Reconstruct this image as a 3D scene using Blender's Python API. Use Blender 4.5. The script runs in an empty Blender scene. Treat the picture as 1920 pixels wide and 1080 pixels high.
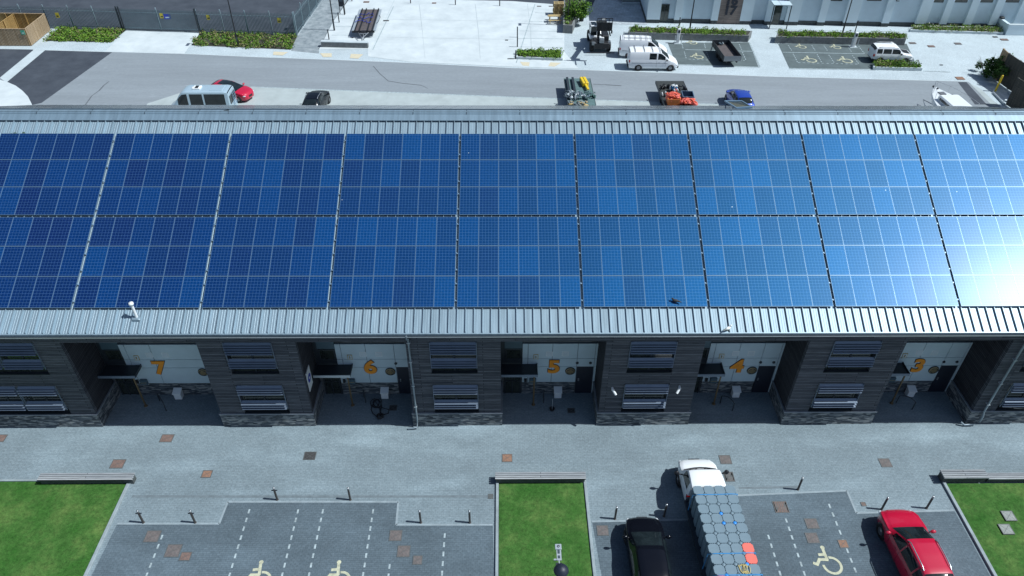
import bpy, math, random
from math import sin, cos, tan, pi, radians as R
from mathutils import Vector, Matrix

random.seed(7)
sc = bpy.context.scene
COL = sc.collection

# ---------------------------------------------------------------- camera
F_PX, CAM_H = 1395.0, 31.2
_pt, _yw, _rl = R(39.132), R(-.8736), R(.4541)
_c, _s, _cp, _sp, _cr, _sr = cos(_yw), sin(_yw), cos(_pt), sin(_pt), cos(_rl), sin(_rl)
_U = Vector((_c, _s, 0)); _D = Vector((-_s*_cp, _c*_cp, -_sp)); _V = Vector((_s*_sp, -_c*_sp, -_cp))
CAM_R = _U*_cr - _V*_sr; CAM_DN = _U*_sr + _V*_cr
cam = bpy.data.cameras.new('camera'); camo = bpy.data.objects.new('camera', cam); COL.objects.link(camo)
M = Matrix(((CAM_R.x, -CAM_DN.x, -_D.x, 0), (CAM_R.y, -CAM_DN.y, -_D.y, 0), (CAM_R.z, -CAM_DN.z, -_D.z, CAM_H), (0, 0, 0, 1)))
camo.matrix_world = M
cam.sensor_width = 36; cam.lens = 36*F_PX/1920; cam.clip_end = 2000; cam.clip_start = .5
sc.camera = camo

# ---------------------------------------------------------------- light
SUN_EL, SUN_AZ = R(54.5), R(-6.5)
w = bpy.data.worlds.new('World'); sc.world = w; w.use_nodes = True
nt = w.node_tree; nt.nodes.clear()
sky = nt.nodes.new('ShaderNodeTexSky'); sky.sky_type = 'NISHITA'; sky.sun_disc = False
sky.sun_elevation = SUN_EL; sky.sun_rotation = R(96.5); sky.altitude = 0; sky.ozone_density = 2.0
bg = nt.nodes.new('ShaderNodeBackground'); bg.inputs[1].default_value = .082
wo = nt.nodes.new('ShaderNodeOutputWorld')
nt.links.new(sky.outputs[0], bg.inputs[0]); nt.links.new(bg.outputs[0], wo.inputs[0])
sd = Vector((cos(SUN_EL)*cos(SUN_AZ), cos(SUN_EL)*sin(SUN_AZ), sin(SUN_EL)))
sl = bpy.data.lights.new('sun', 'SUN'); sl.energy = 4.7; sl.angle = R(.53); sl.color = (.925, .985, 1.)
so = bpy.data.objects.new('sun', sl); COL.objects.link(so); so.location = (40, 0, 60)
so.rotation_euler = sd.to_track_quat('Z', 'Y').to_euler()
sc.view_settings.view_transform = 'Standard'; sc.view_settings.look = 'None'
sc.view_settings.exposure = 0.0; sc.view_settings.gamma = 1

# ---------------------------------------------------------------- photo pixel -> place
def ray(px, py):
    return CAM_R*((px-960)/F_PX) + CAM_DN*((py-540)/F_PX) + _D
def G(px, py, z=0.0):
    r = ray(px, py); t = (z-CAM_H)/r.z
    return (r.x*t, r.y*t)
def G3(px, py, z=0.0):
    a = G(px, py, z); return Vector((a[0], a[1], z))
def FY(px, py, Y):
    r = ray(px, py); t = Y/r.y
    return Vector((r.x*t, Y, CAM_H + r.z*t))

# ---------------------------------------------------------------- materials
def nm(m): return m.node_tree.nodes, m.node_tree.links
def mat(name, col, rough=.7, metal=0., var=.12, vscale=1.5, bump=0., bscale=20., spec=.5, coat=0., coatr=.1, col2=None, detail=6, emis=None):
    """principled material: base colour broken up by two noises (object space), optional bump"""
    m = bpy.data.materials.new(name); m.use_nodes = True
    N, L = nm(m); b = N['Principled BSDF']
    b.inputs['Roughness'].default_value = rough; b.inputs['Metallic'].default_value = metal
    b.inputs['Specular IOR Level'].default_value = spec
    b.inputs['Coat Weight'].default_value = coat; b.inputs['Coat Roughness'].default_value = coatr
    b.inputs['Base Color'].default_value = (*col, 1)
    tc = N.new('ShaderNodeTexCoord')
    if var > 0 or col2:
        n1 = N.new('ShaderNodeTexNoise'); n1.inputs['Scale'].default_value = vscale; n1.inputs['Detail'].default_value = detail
        n1.inputs['Roughness'].default_value = .65
        L.new(tc.outputs['Object'], n1.inputs['Vector'])
        rmp = N.new('ShaderNodeMapRange'); rmp.inputs[1].default_value = .3; rmp.inputs[2].default_value = .7
        L.new(n1.outputs[0], rmp.inputs[0])
        mx = N.new('ShaderNodeMix'); mx.data_type = 'RGBA'
        a = [max(0, c*(1-var)) for c in col]; c2 = col2 if col2 else [min(1, c*(1+var)) for c in col]
        mx.inputs[6].default_value = (*a, 1); mx.inputs[7].default_value = (*c2, 1)
        L.new(rmp.outputs[0], mx.inputs[0]); L.new(mx.outputs[2], b.inputs['Base Color'])
    if bump > 0:
        n2 = N.new('ShaderNodeTexNoise'); n2.inputs['Scale'].default_value = bscale; n2.inputs['Detail'].default_value = 4
        L.new(tc.outputs['Object'], n2.inputs['Vector'])
        bp = N.new('ShaderNodeBump'); bp.inputs['Strength'].default_value = bump; bp.inputs['Distance'].default_value = .03
        L.new(n2.outputs[0], bp.inputs['Height']); L.new(bp.outputs[0], b.inputs['Normal'])
    if emis: pass
    return m

def paving(name, c1, c2, mortar, bw=.2, bh=.1, rot=0., stain=.25, sscale=.35, msz=.012, lightstain=None):
    """block paving: brick pattern + broad stains, world-metre scaled"""
    m = bpy.data.materials.new(name); m.use_nodes = True
    N, L = nm(m); b = N['Principled BSDF']; b.inputs['Roughness'].default_value = .85
    b.inputs['Specular IOR Level'].default_value = .3
    tc = N.new('ShaderNodeTexCoord'); mp = N.new('ShaderNodeMapping'); mp.inputs['Rotation'].default_value = (0, 0, rot)
    L.new(tc.outputs['Object'], mp.inputs[0])
    br = N.new('ShaderNodeTexBrick'); br.inputs['Scale'].default_value = 1
    br.inputs['Brick Width'].default_value = bw; br.inputs['Row Height'].default_value = bh
    br.inputs['Mortar Size'].default_value = msz; br.inputs['Mortar Smooth'].default_value = .3
    br.inputs['Color1'].default_value = (*c1, 1); br.inputs['Color2'].default_value = (*c2, 1); br.inputs['Mortar'].default_value = (*mortar, 1)
    L.new(mp.outputs[0], br.inputs['Vector'])
    n = N.new('ShaderNodeTexNoise'); n.inputs['Scale'].default_value = sscale; n.inputs['Detail'].default_value = 8; n.inputs['Roughness'].default_value = .7
    L.new(tc.outputs['Object'], n.inputs['Vector'])
    r = N.new('ShaderNodeMapRange'); r.inputs[1].default_value = .35; r.inputs[2].default_value = .68
    r.inputs[3].default_value = 1-stain; r.inputs[4].default_value = 1+stain
    L.new(n.outputs[0], r.inputs[0])
    n3 = N.new('ShaderNodeTexNoise'); n3.inputs['Scale'].default_value = 9; n3.inputs['Detail'].default_value = 3
    L.new(tc.outputs['Object'], n3.inputs['Vector'])
    r3 = N.new('ShaderNodeMapRange'); r3.inputs[1].default_value = .3; r3.inputs[2].default_value = .7; r3.inputs[3].default_value = .86; r3.inputs[4].default_value = 1.14
    L.new(n3.outputs[0], r3.inputs[0])
    mu = N.new('ShaderNodeMath'); mu.operation = 'MULTIPLY'; L.new(r.outputs[0], mu.inputs[0]); L.new(r3.outputs[0], mu.inputs[1])
    if lightstain:
        m4 = N.new('ShaderNodeMapping'); m4.inputs['Rotation'].default_value = (0, 0, R(-38)); m4.inputs['Scale'].default_value = (.12, .45, 1); L.new(tc.outputs['Object'], m4.inputs[0])
        n4 = N.new('ShaderNodeTexNoise'); n4.inputs['Scale'].default_value = 1; n4.inputs['Detail'].default_value = 7; n4.inputs['Roughness'].default_value = .6; L.new(m4.outputs[0], n4.inputs['Vector'])
        r4 = N.new('ShaderNodeMapRange'); r4.inputs[1].default_value = .5; r4.inputs[2].default_value = .72; r4.inputs[3].default_value = 1; r4.inputs[4].default_value = 1+lightstain; L.new(n4.outputs[0], r4.inputs[0])
        mu2 = N.new('ShaderNodeMath'); mu2.operation = 'MULTIPLY'; L.new(mu.outputs[0], mu2.inputs[0]); L.new(r4.outputs[0], mu2.inputs[1]); mu = mu2
    v = N.new('ShaderNodeVectorMath'); v.operation = 'SCALE'; L.new(br.outputs[0], v.inputs[0]); L.new(mu.outputs[0], v.inputs['Scale'])
    L.new(v.outputs[0], b.inputs['Base Color'])
    bp = N.new('ShaderNodeBump'); bp.inputs['Strength'].default_value = .35; bp.inputs['Distance'].default_value = .01; bp.invert = True
    L.new(br.outputs[1], bp.inputs['Height']); L.new(bp.outputs[0], b.inputs['Normal'])
    return m

def boards(name, c1, c2, gap, pitch=.12, length=3.2, axis='XZ', rough=.8, streak=.35, gapw=.012):
    """timber boards: long bricks with a gap, streaky grain; axis gives run direction then stacking direction"""
    m = bpy.data.materials.new(name); m.use_nodes = True
    N, L = nm(m); b = N['Principled BSDF']; b.inputs['Roughness'].default_value = rough; b.inputs['Specular IOR Level'].default_value = .25
    tc = N.new('ShaderNodeTexCoord'); sp = N.new('ShaderNodeSeparateXYZ'); L.new(tc.outputs['Object'], sp.inputs[0])
    add = N.new('ShaderNodeMath'); add.operation = 'ADD'
    cb = N.new('ShaderNodeCombineXYZ')
    if axis == 'XZ':      # boards run horizontally on any upright face
        L.new(sp.outputs[0], add.inputs[0]); L.new(sp.outputs[1], add.inputs[1])
        L.new(add.outputs[0], cb.inputs[0]); L.new(sp.outputs[2], cb.inputs[1])
    elif axis == 'ZX':    # upright boards
        L.new(sp.outputs[0], add.inputs[0]); L.new(sp.outputs[1], add.inputs[1])
        L.new(sp.outputs[2], cb.inputs[0]); L.new(add.outputs[0], cb.inputs[1])
    else:                 # lying boards running along x
        L.new(sp.outputs[0], cb.inputs[0]); L.new(sp.outputs[1], cb.inputs[1])
    br = N.new('ShaderNodeTexBrick'); br.inputs['Scale'].default_value = 1
    br.inputs['Brick Width'].default_value = length; br.inputs['Row Height'].default_value = pitch
    br.inputs['Mortar Size'].default_value = gapw; br.inputs['Mortar Smooth'].default_value = .2; br.inputs['Bias'].default_value = 0
    br.inputs['Color1'].default_value = (*c1, 1); br.inputs['Color2'].default_value = (*c2, 1); br.inputs['Mortar'].default_value = (*gap, 1)
    L.new(cb.outputs[0], br.inputs['Vector'])
    mp = N.new('ShaderNodeMapping'); mp.inputs['Scale'].default_value = (1.2, 22, 1); L.new(cb.outputs[0], mp.inputs[0])
    n = N.new('ShaderNodeTexNoise'); n.inputs['Scale'].default_value = 1; n.inputs['Detail'].default_value = 5; n.inputs['Roughness'].default_value = .7
    L.new(mp.outputs[0], n.inputs['Vector'])
    r = N.new('ShaderNodeMapRange'); r.inputs[1].default_value = .3; r.inputs[2].default_value = .7; r.inputs[3].default_value = 1-streak; r.inputs[4].default_value = 1+streak
    L.new(n.outputs[0], r.inputs[0])
    v = N.new('ShaderNodeVectorMath'); v.operation = 'SCALE'; L.new(br.outputs[0], v.inputs[0]); L.new(r.outputs[0], v.inputs['Scale'])
    L.new(v.outputs[0], b.inputs['Base Color'])
    bp = N.new('ShaderNodeBump'); bp.inputs['Strength'].default_value = .6; bp.inputs['Distance'].default_value = .02; bp.invert = True
    L.new(br.outputs[1], bp.inputs['Height']); L.new(bp.outputs[0], b.inputs['Normal'])
    return m

def grass_mat():
    m = bpy.data.materials.new('lawn_grass'); m.use_nodes = True
    N, L = nm(m); b = N['Principled BSDF']; b.inputs['Roughness'].default_value = .9; b.inputs['Specular IOR Level'].default_value = .15
    tc = N.new('ShaderNodeTexCoord')
    n1 = N.new('ShaderNodeTexNoise'); n1.inputs['Scale'].default_value = .55; n1.inputs['Detail'].default_value = 7; n1.inputs['Roughness'].default_value = .68
    L.new(tc.outputs['Object'], n1.inputs['Vector'])
    cr = N.new('ShaderNodeValToRGB'); e = cr.color_ramp.elements
    e[0].position = .34; e[0].color = (.028, .10, .016, 1); e[1].position = .74; e[1].color = (.115, .18, .05, 1)
    e2 = cr.color_ramp.elements.new(.5); e2.color = (.048, .122, .026, 1)
    L.new(n1.outputs[0], cr.inputs[0])
    n2 = N.new('ShaderNodeTexNoise'); n2.inputs['Scale'].default_value = 7; n2.inputs['Detail'].default_value = 7; n2.inputs['Roughness'].default_value = .8
    L.new(tc.outputs['Object'], n2.inputs['Vector'])
    r = N.new('ShaderNodeMapRange'); r.inputs[1].default_value = .3; r.inputs[2].default_value = .7; r.inputs[3].default_value = .55; r.inputs[4].default_value = 1.6
    L.new(n2.outputs[0], r.inputs[0])
    v = N.new('ShaderNodeVectorMath'); v.operation = 'SCALE'; L.new(cr.outputs[0], v.inputs[0]); L.new(r.outputs[0], v.inputs['Scale'])
    L.new(v.outputs[0], b.inputs['Base Color'])
    bp = N.new('ShaderNodeBump'); bp.inputs['Strength'].default_value = .7; bp.inputs['Distance'].default_value = .04
    L.new(n2.outputs[0], bp.inputs['Height']); L.new(bp.outputs[0], b.inputs['Normal'])
    return m

def stone_mat():
    m = bpy.data.materials.new('slate_stone'); m.use_nodes = True
    N, L = nm(m); b = N['Principled BSDF']; b.inputs['Roughness'].default_value = .8
    tc = N.new('ShaderNodeTexCoord'); sp = N.new('ShaderNodeSeparateXYZ'); L.new(tc.outputs['Object'], sp.inputs[0])
    add = N.new('ShaderNodeMath'); add.operation = 'ADD'; L.new(sp.outputs[0], add.inputs[0]); L.new(sp.outputs[1], add.inputs[1])
    cb = N.new('ShaderNodeCombineXYZ'); L.new(add.outputs[0], cb.inputs[0]); L.new(sp.outputs[2], cb.inputs[1])
    mp = N.new('ShaderNodeMapping'); mp.inputs['Scale'].default_value = (3.2, 15, 1); L.new(cb.outputs[0], mp.inputs[0])
    vo = N.new('ShaderNodeTexVoronoi'); vo.inputs['Scale'].default_value = 1; L.new(mp.outputs[0], vo.inputs['Vector'])
    cr = N.new('ShaderNodeValToRGB'); e = cr.color_ramp.elements
    e[0].position = .15; e[0].color = (.04, .05, .06, 1); e[1].position = .95; e[1].color = (.33, .34, .33, 1)
    e2 = cr.color_ramp.elements.new(.6); e2.color = (.12, .14, .16, 1)
    sx = N.new('ShaderNodeSeparateColor'); L.new(vo.outputs['Color'], sx.inputs[0]); L.new(sx.outputs[0], cr.inputs[0])
    L.new(cr.outputs[0], b.inputs['Base Color'])
    bp = N.new('ShaderNodeBump'); bp.inputs['Strength'].default_value = .8; bp.inputs['Distance'].default_value = .03
    L.new(vo.outputs['Distance'], bp.inputs['Height']); bp.invert = True; L.new(bp.outputs[0], b.inputs['Normal'])
    return m

def cell_mat():
    """poly-silicon solar panel: 6 x 10 cells with pale bus lines, colour differs from panel to panel"""
    m = bpy.data.materials.new('solar_cells'); m.use_nodes = True
    N, L = nm(m); b = N['Principled BSDF']
    tc = N.new('ShaderNodeTexCoord'); sp = N.new('ShaderNodeSeparateXYZ'); L.new(tc.outputs['Object'], sp.inputs[0])
    def line(sock, pitch, width, off=0.):
        a = N.new('ShaderNodeMath'); a.operation = 'MULTIPLY_ADD'; a.inputs[1].default_value = 1/pitch; a.inputs[2].default_value = off+100
        L.new(sock, a.inputs[0]); f = N.new('ShaderNodeMath'); f.operation = 'FRACT'; L.new(a.outputs[0], f.inputs[0])
        s = N.new('ShaderNodeMath'); s.operation = 'SUBTRACT'; s.inputs[1].default_value = .5; L.new(f.outputs[0], s.inputs[0])
        ab = N.new('ShaderNodeMath'); ab.operation = 'ABSOLUTE'; L.new(s.outputs[0], ab.inputs[0])
        g = N.new('ShaderNodeMath'); g.operation = 'GREATER_THAN'; g.inputs[1].default_value = .5-width/pitch/2; L.new(ab.outputs[0], g.inputs[0])
        return g.outputs[0]
    lx = line(sp.outputs[0], .157, .010); ly = line(sp.outputs[1], .157, .012, .5)
    lb = line(sp.outputs[0], .0523, .0028)
    mx1 = N.new('ShaderNodeMath'); mx1.operation = 'MAXIMUM'; L.new(lx, mx1.inputs[0]); L.new(ly, mx1.inputs[1])
    oi = N.new('ShaderNodeObjectInfo')
    cr = N.new('ShaderNodeValToRGB'); cr.color_ramp.interpolation = 'LINEAR'; e = cr.color_ramp.elements
    e[0].position = 0; e[0].color = (.0032, .009, .082, 1); e[1].position = 1; e[1].color = (.001, .034, .155, 1)
    e2 = cr.color_ramp.elements.new(.25); e2.color = (.002, .013, .088, 1)
    e3 = cr.color_ramp.elements.new(.7); e3.color = (.001, .020, .118, 1)
    L.new(oi.outputs['Random'], cr.inputs[0])
    n = N.new('ShaderNodeTexNoise'); n.inputs['Scale'].default_value = 9; n.inputs['Detail'].default_value = 3; L.new(tc.outputs['Object'], n.inputs['Vector'])
    r = N.new('ShaderNodeMapRange'); r.inputs[1].default_value = .3; r.inputs[2].default_value = .7; r.inputs[3].default_value = .75; r.inputs[4].default_value = 1.3
    L.new(n.outputs[0], r.inputs[0])
    v = N.new('ShaderNodeVectorMath'); v.operation = 'SCALE'; L.new(cr.outputs[0], v.inputs[0]); L.new(r.outputs[0], v.inputs['Scale'])
    k1 = N.new('ShaderNodeMix'); k1.data_type = 'RGBA'; k1.inputs[7].default_value = (.05, .14, .38, 1)
    fb = N.new('ShaderNodeMath'); fb.operation = 'MULTIPLY'; fb.inputs[1].default_value = .45; L.new(lb, fb.inputs[0])
    L.new(fb.outputs[0], k1.inputs[0]); L.new(v.outputs[0], k1.inputs[6])
    k2 = N.new('ShaderNodeMix'); k2.data_type = 'RGBA'; k2.inputs[7].default_value = (.12, .25, .48, 1)
    f2 = N.new('ShaderNodeMath'); f2.operation = 'MULTIPLY'; f2.inputs[1].default_value = .5; L.new(mx1.outputs[0], f2.inputs[0])
    L.new(f2.outputs[0], k2.inputs[0]); L.new(k1.outputs[2], k2.inputs[6])
    ge = N.new('ShaderNodeNewGeometry'); vo = N.new('ShaderNodeTexVoronoi'); vo.inputs['Scale'].default_value = 1.1; L.new(ge.outputs['Position'], vo.inputs['Vector'])
    ls = N.new('ShaderNodeMath'); ls.operation = 'LESS_THAN'; ls.inputs[1].default_value = .035; L.new(vo.outputs['Distance'], ls.inputs[0])
    sx = N.new('ShaderNodeSeparateColor'); L.new(vo.outputs['Color'], sx.inputs[0]); gt = N.new('ShaderNodeMath'); gt.operation = 'GREATER_THAN'; gt.inputs[1].default_value = .82; L.new(sx.outputs[0], gt.inputs[0])
    ml = N.new('ShaderNodeMath'); ml.operation = 'MULTIPLY'; L.new(ls.outputs[0], ml.inputs[0]); L.new(gt.outputs[0], ml.inputs[1])
    k3 = N.new('ShaderNodeMix'); k3.data_type = 'RGBA'; k3.inputs[7].default_value = (.42, .48, .52, 1); L.new(ml.outputs[0], k3.inputs[0]); L.new(k2.outputs[2], k3.inputs[6])
    L.new(k3.outputs[2], b.inputs['Base Color'])
    b.inputs['Roughness'].default_value = .52; b.inputs['Metallic'].default_value = .18; b.inputs['Specular Tint'].default_value = (.05, .58, 1, 1)
    b.inputs['Specular IOR Level'].default_value = 1.
    b.inputs['Coat Weight'].default_value = .20; b.inputs['Coat Roughness'].default_value = .25; b.inputs['Coat IOR'].default_value = 1.45
    return m

def foliage_mat(name, c1, c2, sc_=3.):
    m = mat(name, c1, .75, 0, .0, sc_, spec=.2, col2=c2)
    return m
def roof_mat(name, col, rough, metal):
    """rolled metal sheet: faint lengthwise ribs and weathering streaks"""
    m = bpy.data.materials.new(name); m.use_nodes = True
    N, L = nm(m); b = N['Principled BSDF']; b.inputs['Metallic'].default_value = metal
    tc = N.new('ShaderNodeTexCoord'); mp = N.new('ShaderNodeMapping'); mp.inputs['Scale'].default_value = (7, .5, .5); L.new(tc.outputs['Object'], mp.inputs[0])
    n = N.new('ShaderNodeTexNoise'); n.inputs['Scale'].default_value = 1; n.inputs['Detail'].default_value = 6; L.new(mp.outputs[0], n.inputs['Vector'])
    r = N.new('ShaderNodeMapRange'); r.inputs[1].default_value = .3; r.inputs[2].default_value = .7; r.inputs[3].default_value = .86; r.inputs[4].default_value = 1.12
    L.new(n.outputs[0], r.inputs[0])
    v = N.new('ShaderNodeVectorMath'); v.operation = 'SCALE'; v.inputs[0].default_value = col; L.new(r.outputs[0], v.inputs['Scale'])
    L.new(v.outputs[0], b.inputs['Base Color'])
    r2 = N.new('ShaderNodeMapRange'); r2.inputs[3].default_value = rough*.8; r2.inputs[4].default_value = rough*1.25
    L.new(n.outputs[0], r2.inputs[0]); L.new(r2.outputs[0], b.inputs['Roughness'])
    return m

def road_mat():
    """worn asphalt: broad tone, tyre-polished lanes and dark drips stretched along the carriageway"""
    m = bpy.data.materials.new('road_asphalt'); m.use_nodes = True
    N, L = nm(m); b = N['Principled BSDF']; b.inputs['Roughness'].default_value = .85
    tc = N.new('ShaderNodeTexCoord'); base = None
    def nz(scale, vec, det, lo, hi, a, c):
        mp = N.new('ShaderNodeMapping'); mp.inputs['Scale'].default_value = vec; mp.inputs['Rotation'].default_value = (0, 0, R(2.5)); L.new(tc.outputs['Object'], mp.inputs[0])
        n = N.new('ShaderNodeTexNoise'); n.inputs['Scale'].default_value = scale; n.inputs['Detail'].default_value = det; n.inputs['Roughness'].default_value = .7; L.new(mp.outputs[0], n.inputs['Vector'])
        r = N.new('ShaderNodeMapRange'); r.inputs[1].default_value = lo; r.inputs[2].default_value = hi; r.inputs[3].default_value = a; r.inputs[4].default_value = c
        L.new(n.outputs[0], r.inputs[0]); return r.outputs[0]
    parts = [nz(1, (.06, .5, 1), 5, .3, .7, .88, 1.10), nz(1, (.35, 2.2, 1), 8, .62, .75, 1., .72), nz(1, (3, 3, 1), 6, .3, .7, .93, 1.07), nz(1, (.5, .8, 1), 7, .60, .72, 1., 1.16)]
    o = parts[0]
    for p in parts[1:]:
        mu = N.new('ShaderNodeMath'); mu.operation = 'MULTIPLY'; L.new(o, mu.inputs[0]); L.new(p, mu.inputs[1]); o = mu.outputs[0]
    v = N.new('ShaderNodeVectorMath'); v.operation = 'SCALE'; v.inputs[0].default_value = (.245, .275, .30); L.new(o, v.inputs['Scale']); L.new(v.outputs[0], b.inputs['Base Color'])
    return m

MT = {}
MT['pave'] = paving('block_paving', (.192, .245, .272), (.222, .278, .306), (.162, .205, .23), msz=.010, stain=.13, sscale=.25, lightstain=.35)
MT['pave_bay'] = MT['pave']
MT['park'] = paving('dark_block_paving', (.095, .128, .152), (.112, .148, .174), (.08, .108, .128), stain=.16, msz=.01, lightstain=.3)
MT['kerb'] = mat('kerb_stone', (.28, .33, .35), .8, var=.2, vscale=2.5)
MT['grass'] = grass_mat()
MT['paint'] = mat('road_paint', (.36, .43, .45), .7, var=.4, vscale=5)
MT['cream'] = mat('cream_paint', (.50, .50, .36), .7, var=.3, vscale=5)
MT['ground'] = paving('pale_paving', (.47, .54, .57), (.54, .61, .64), (.40, .46, .49), stain=.10, sscale=.2)
MT['road'] = road_mat()
MT['asphalt_dark'] = mat('new_asphalt', (.042, .052, .07), .85, var=.15, vscale=.5, col2=(.068, .08, .10), bump=.2, bscale=40)
MT['lay'] = mat('layby_concrete', (.40, .45, .45), .85, var=.12, vscale=.6)
MT['concrete'] = mat('pale_concrete', (.565, .62, .64), .85, var=.12, vscale=.5, col2=(.64, .69, .70))
MT['strip'] = mat('kerb_concrete', (.50, .56, .58), .85, var=.1, vscale=1)
MT['greypath'] = mat('grey_path', (.21, .26, .29), .85, var=.3, vscale=1.3, col2=(.36, .40, .42))
MT['shadowpave'] = paving('patterned_paving', (.42, .47, .50), (.52, .57, .60), (.25, .28, .30), bw=.4, bh=.4, rot=.7)
MT['baygreen'] = mat('bay_surface', (.105, .135, .14), .85, var=.2, vscale=.9)
MT['soil'] = mat('soil', (.05, .05, .035), .95, var=.3, vscale=4)
MT['tactile'] = mat('buff_tactile', (.62, .55, .40), .85, var=.1, vscale=5)
MT['lid'] = mat('rusty_lid', (.19, .125, .105), .8, var=.25, vscale=7)
MT['lid2'] = mat('brown_lid', (.145, .125, .12), .8, var=.3, vscale=7)
MT['lid3'] = mat('dark_lid', (.05, .05, .052), .8, var=.3, vscale=7)
MT['lid4'] = mat('grey_lid', (.28, .30, .28), .85, var=.2, vscale=7)
MT['lid5'] = mat('orange_lid', (.27, .15, .10), .8, var=.2, vscale=7)
MT['lidframe'] = mat('lid_frame', (.13, .14, .14), .6, metal=.3, var=.2, vscale=8)
MT['timber'] = boards('weathered_cladding', (.062, .07, .086), (.125, .135, .155), (.008, .010, .014), pitch=.115, streak=.45)
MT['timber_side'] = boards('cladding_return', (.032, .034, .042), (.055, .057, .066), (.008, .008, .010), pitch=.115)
MT['stone'] = stone_mat()
MT['coping'] = mat('slate_coping', (.24, .27, .30), .6, var=.15, vscale=3)
MT['roof'] = roof_mat('seam_metal', (.265, .355, .415), .45, .3)
MT['roof2'] = roof_mat('rear_metal', (.13, .165, .20), .18, .6)
MT['flash'] = roof_mat('ridge_metal', (.22, .31, .38), .45, .3)
MT['gutter'] = mat('gutter_grey', (.065, .09, .115), .5, metal=.3, var=.1)
MT['trim'] = mat('pale_trim', (.5, .55, .58), .4, metal=.4, var=.1)
MT['cells'] = cell_mat()
MT['frame'] = mat('silver_frame', (.19, .31, .43), .4, metal=.3, var=.06)
MT['rail'] = mat('mount_rail', (.30, .38, .44), .45, metal=.5, var=.1)
MT['white'] = mat('white_panel', (.52, .63, .68), .6, var=.05, vscale=1.2)
MT['joint'] = mat('panel_joint', (.16, .2, .23), .8, var=0)
MT['whitebox'] = mat('white_plastic', (.8, .82, .82), .45, var=.04)
MT['orange'] = mat('orange_sign', (.88, .30, .012), .5, var=.04)
MT['wheelgrey'] = mat('wheel_cover', (.2, .2, .21), .4, var=.1)
MT['navy'] = mat('dark_navy', (.015, .02, .035), .5, var=.1)
MT['black'] = mat('black_plastic', (.015, .016, .02), .5, var=.2, vscale=4)
MT['anthracite'] = mat('anthracite_paint', (.035, .045, .055), .45, metal=.2, var=.12)
MT['bluegrey'] = mat('bluegrey_panel', (.07, .12, .15), .5, var=.1)
MT['louvre'] = mat('louvre_aluminium', (.17, .215, .28), .42, metal=.35, var=.08)
MT['glass'] = mat('window_glass', (.012, .018, .02), .06, var=.3, vscale=1.2, col2=(.05, .06, .05), spec=.8)
MT['carglass'] = mat('car_glass', (.008, .013, .017), .05, var=.2, vscale=2, col2=(.02, .03, .034), spec=.45)
MT['brass'] = mat('bronze_post', (.18, .13, .07), .5, metal=.4, var=.15)
MT['steel'] = mat('brushed_steel', (.50, .52, .54), .35, metal=.85, var=.1)
MT['postmetal'] = mat('dark_post', (.10, .09, .085), .45, metal=.5, var=.15)
MT['blackmetal'] = mat('black_metal', (.02, .022, .026), .45, metal=.3, var=.15)
MT['slat'] = boards('grey_bench_slats', (.26, .28, .30), (.38, .40, .41), (.05, .055, .06), pitch=.11, length=8, axis='XY')
MT['darkwall'] = mat('dark_stone_face', (.07, .08, .08), .85, var=.4, vscale=5, bump=.6, bscale=12)
MT['rubber'] = mat('tyre_rubber', (.014, .014, .015), .85, var=.2, vscale=9)
MT['rim'] = mat('alloy_rim', (.30, .31, .33), .35, metal=.8, var=.05)
def carpaint(n, c, rough=.3, metal=.2): return mat(n, c, rough, metal, var=.03, vscale=2, coat=1., coatr=.05)
MT['p_red'] = carpaint('red_paint', (.52, .006, .04), .35, 0)
MT['p_black'] = mat('black_paint', (.004, .005, .009), .22, 0, var=0, spec=.35)
MT['p_white'] = mat('white_paint', (.86, .88, .90), .4, 0, var=.02, coat=.3)
MT['p_blue'] = carpaint('blue_paint', (.015, .06, .42), .3, .2)
MT['p_silver'] = carpaint('silver_blue_paint', (.42, .55, .63), .35, .1)
MT['p_grey'] = carpaint('grey_paint', (.16, .18, .2), .35, .3)
MT['lens'] = mat('lamp_lens', (.6, .65, .68), .12, var=.1, spec=.8)
MT['redlens'] = mat('red_lens', (.4, .01, .01), .2, var=.1)
MT['float'] = mat('grey_float', (.165, .235, .28), .6, var=.14, vscale=1.3)
MT['coral'] = mat('coral_float', (.85, .17, .13), .55, var=.08, vscale=3)
MT['bluepin'] = mat('blue_pin', (.03, .26, .72), .45, var=.05)
MT['strap'] = mat('blue_strap', (.04, .28, .60), .6, var=.1)
MT['rope'] = mat('yellow_rope', (.62, .50, .20), .8, var=.2, vscale=9)
MT['fence'] = mat('galvanised_green', (.10, .155, .18), .5, metal=.3, var=.15)
MT['fencepost'] = mat('galvanised_post', (.35, .45, .50), .5, metal=.4, var=.1)
MT['newtimber'] = boards('new_timber', (.50, .36, .22), (.63, .48, .32), (.10, .07, .04), pitch=.15, length=4, axis='ZX', streak=.2, gapw=.03)
MT['newtimber_in'] = boards('golden_timber', (.45, .27, .09), (.56, .36, .14), (.08, .05, .02), pitch=.15, length=4, axis='ZX', streak=.2, gapw=.03)
MT['oldtimber'] = boards('old_fence_boards', (.085, .085, .075), (.13, .12, .10), (.02, .02, .018), pitch=.14, length=4, axis='ZX', streak=.3, gapw=.02)
MT['pallet'] = mat('pale_wood', (.48, .36, .17), .8, var=.2, vscale=5)
MT['yellow'] = mat('yellow_paint', (.75, .52, .02), .5, var=.08)
MT['signyellow'] = mat('yellow_sign', (.60, .50, .05), .5, var=.05)
MT['signblue'] = mat('blue_sign', (.02, .05, .42), .5, var=.05)
MT['signgreen'] = mat('green_sign', (.08, .42, .28), .5, var=.05)
MT['leaf1'] = foliage_mat('leaf_green', (.085, .20, .02), (.22, .36, .05), 2)
MT['leaf2'] = foliage_mat('leaf_dark', (.035, .09, .018), (.08, .17, .035), 2)
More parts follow.
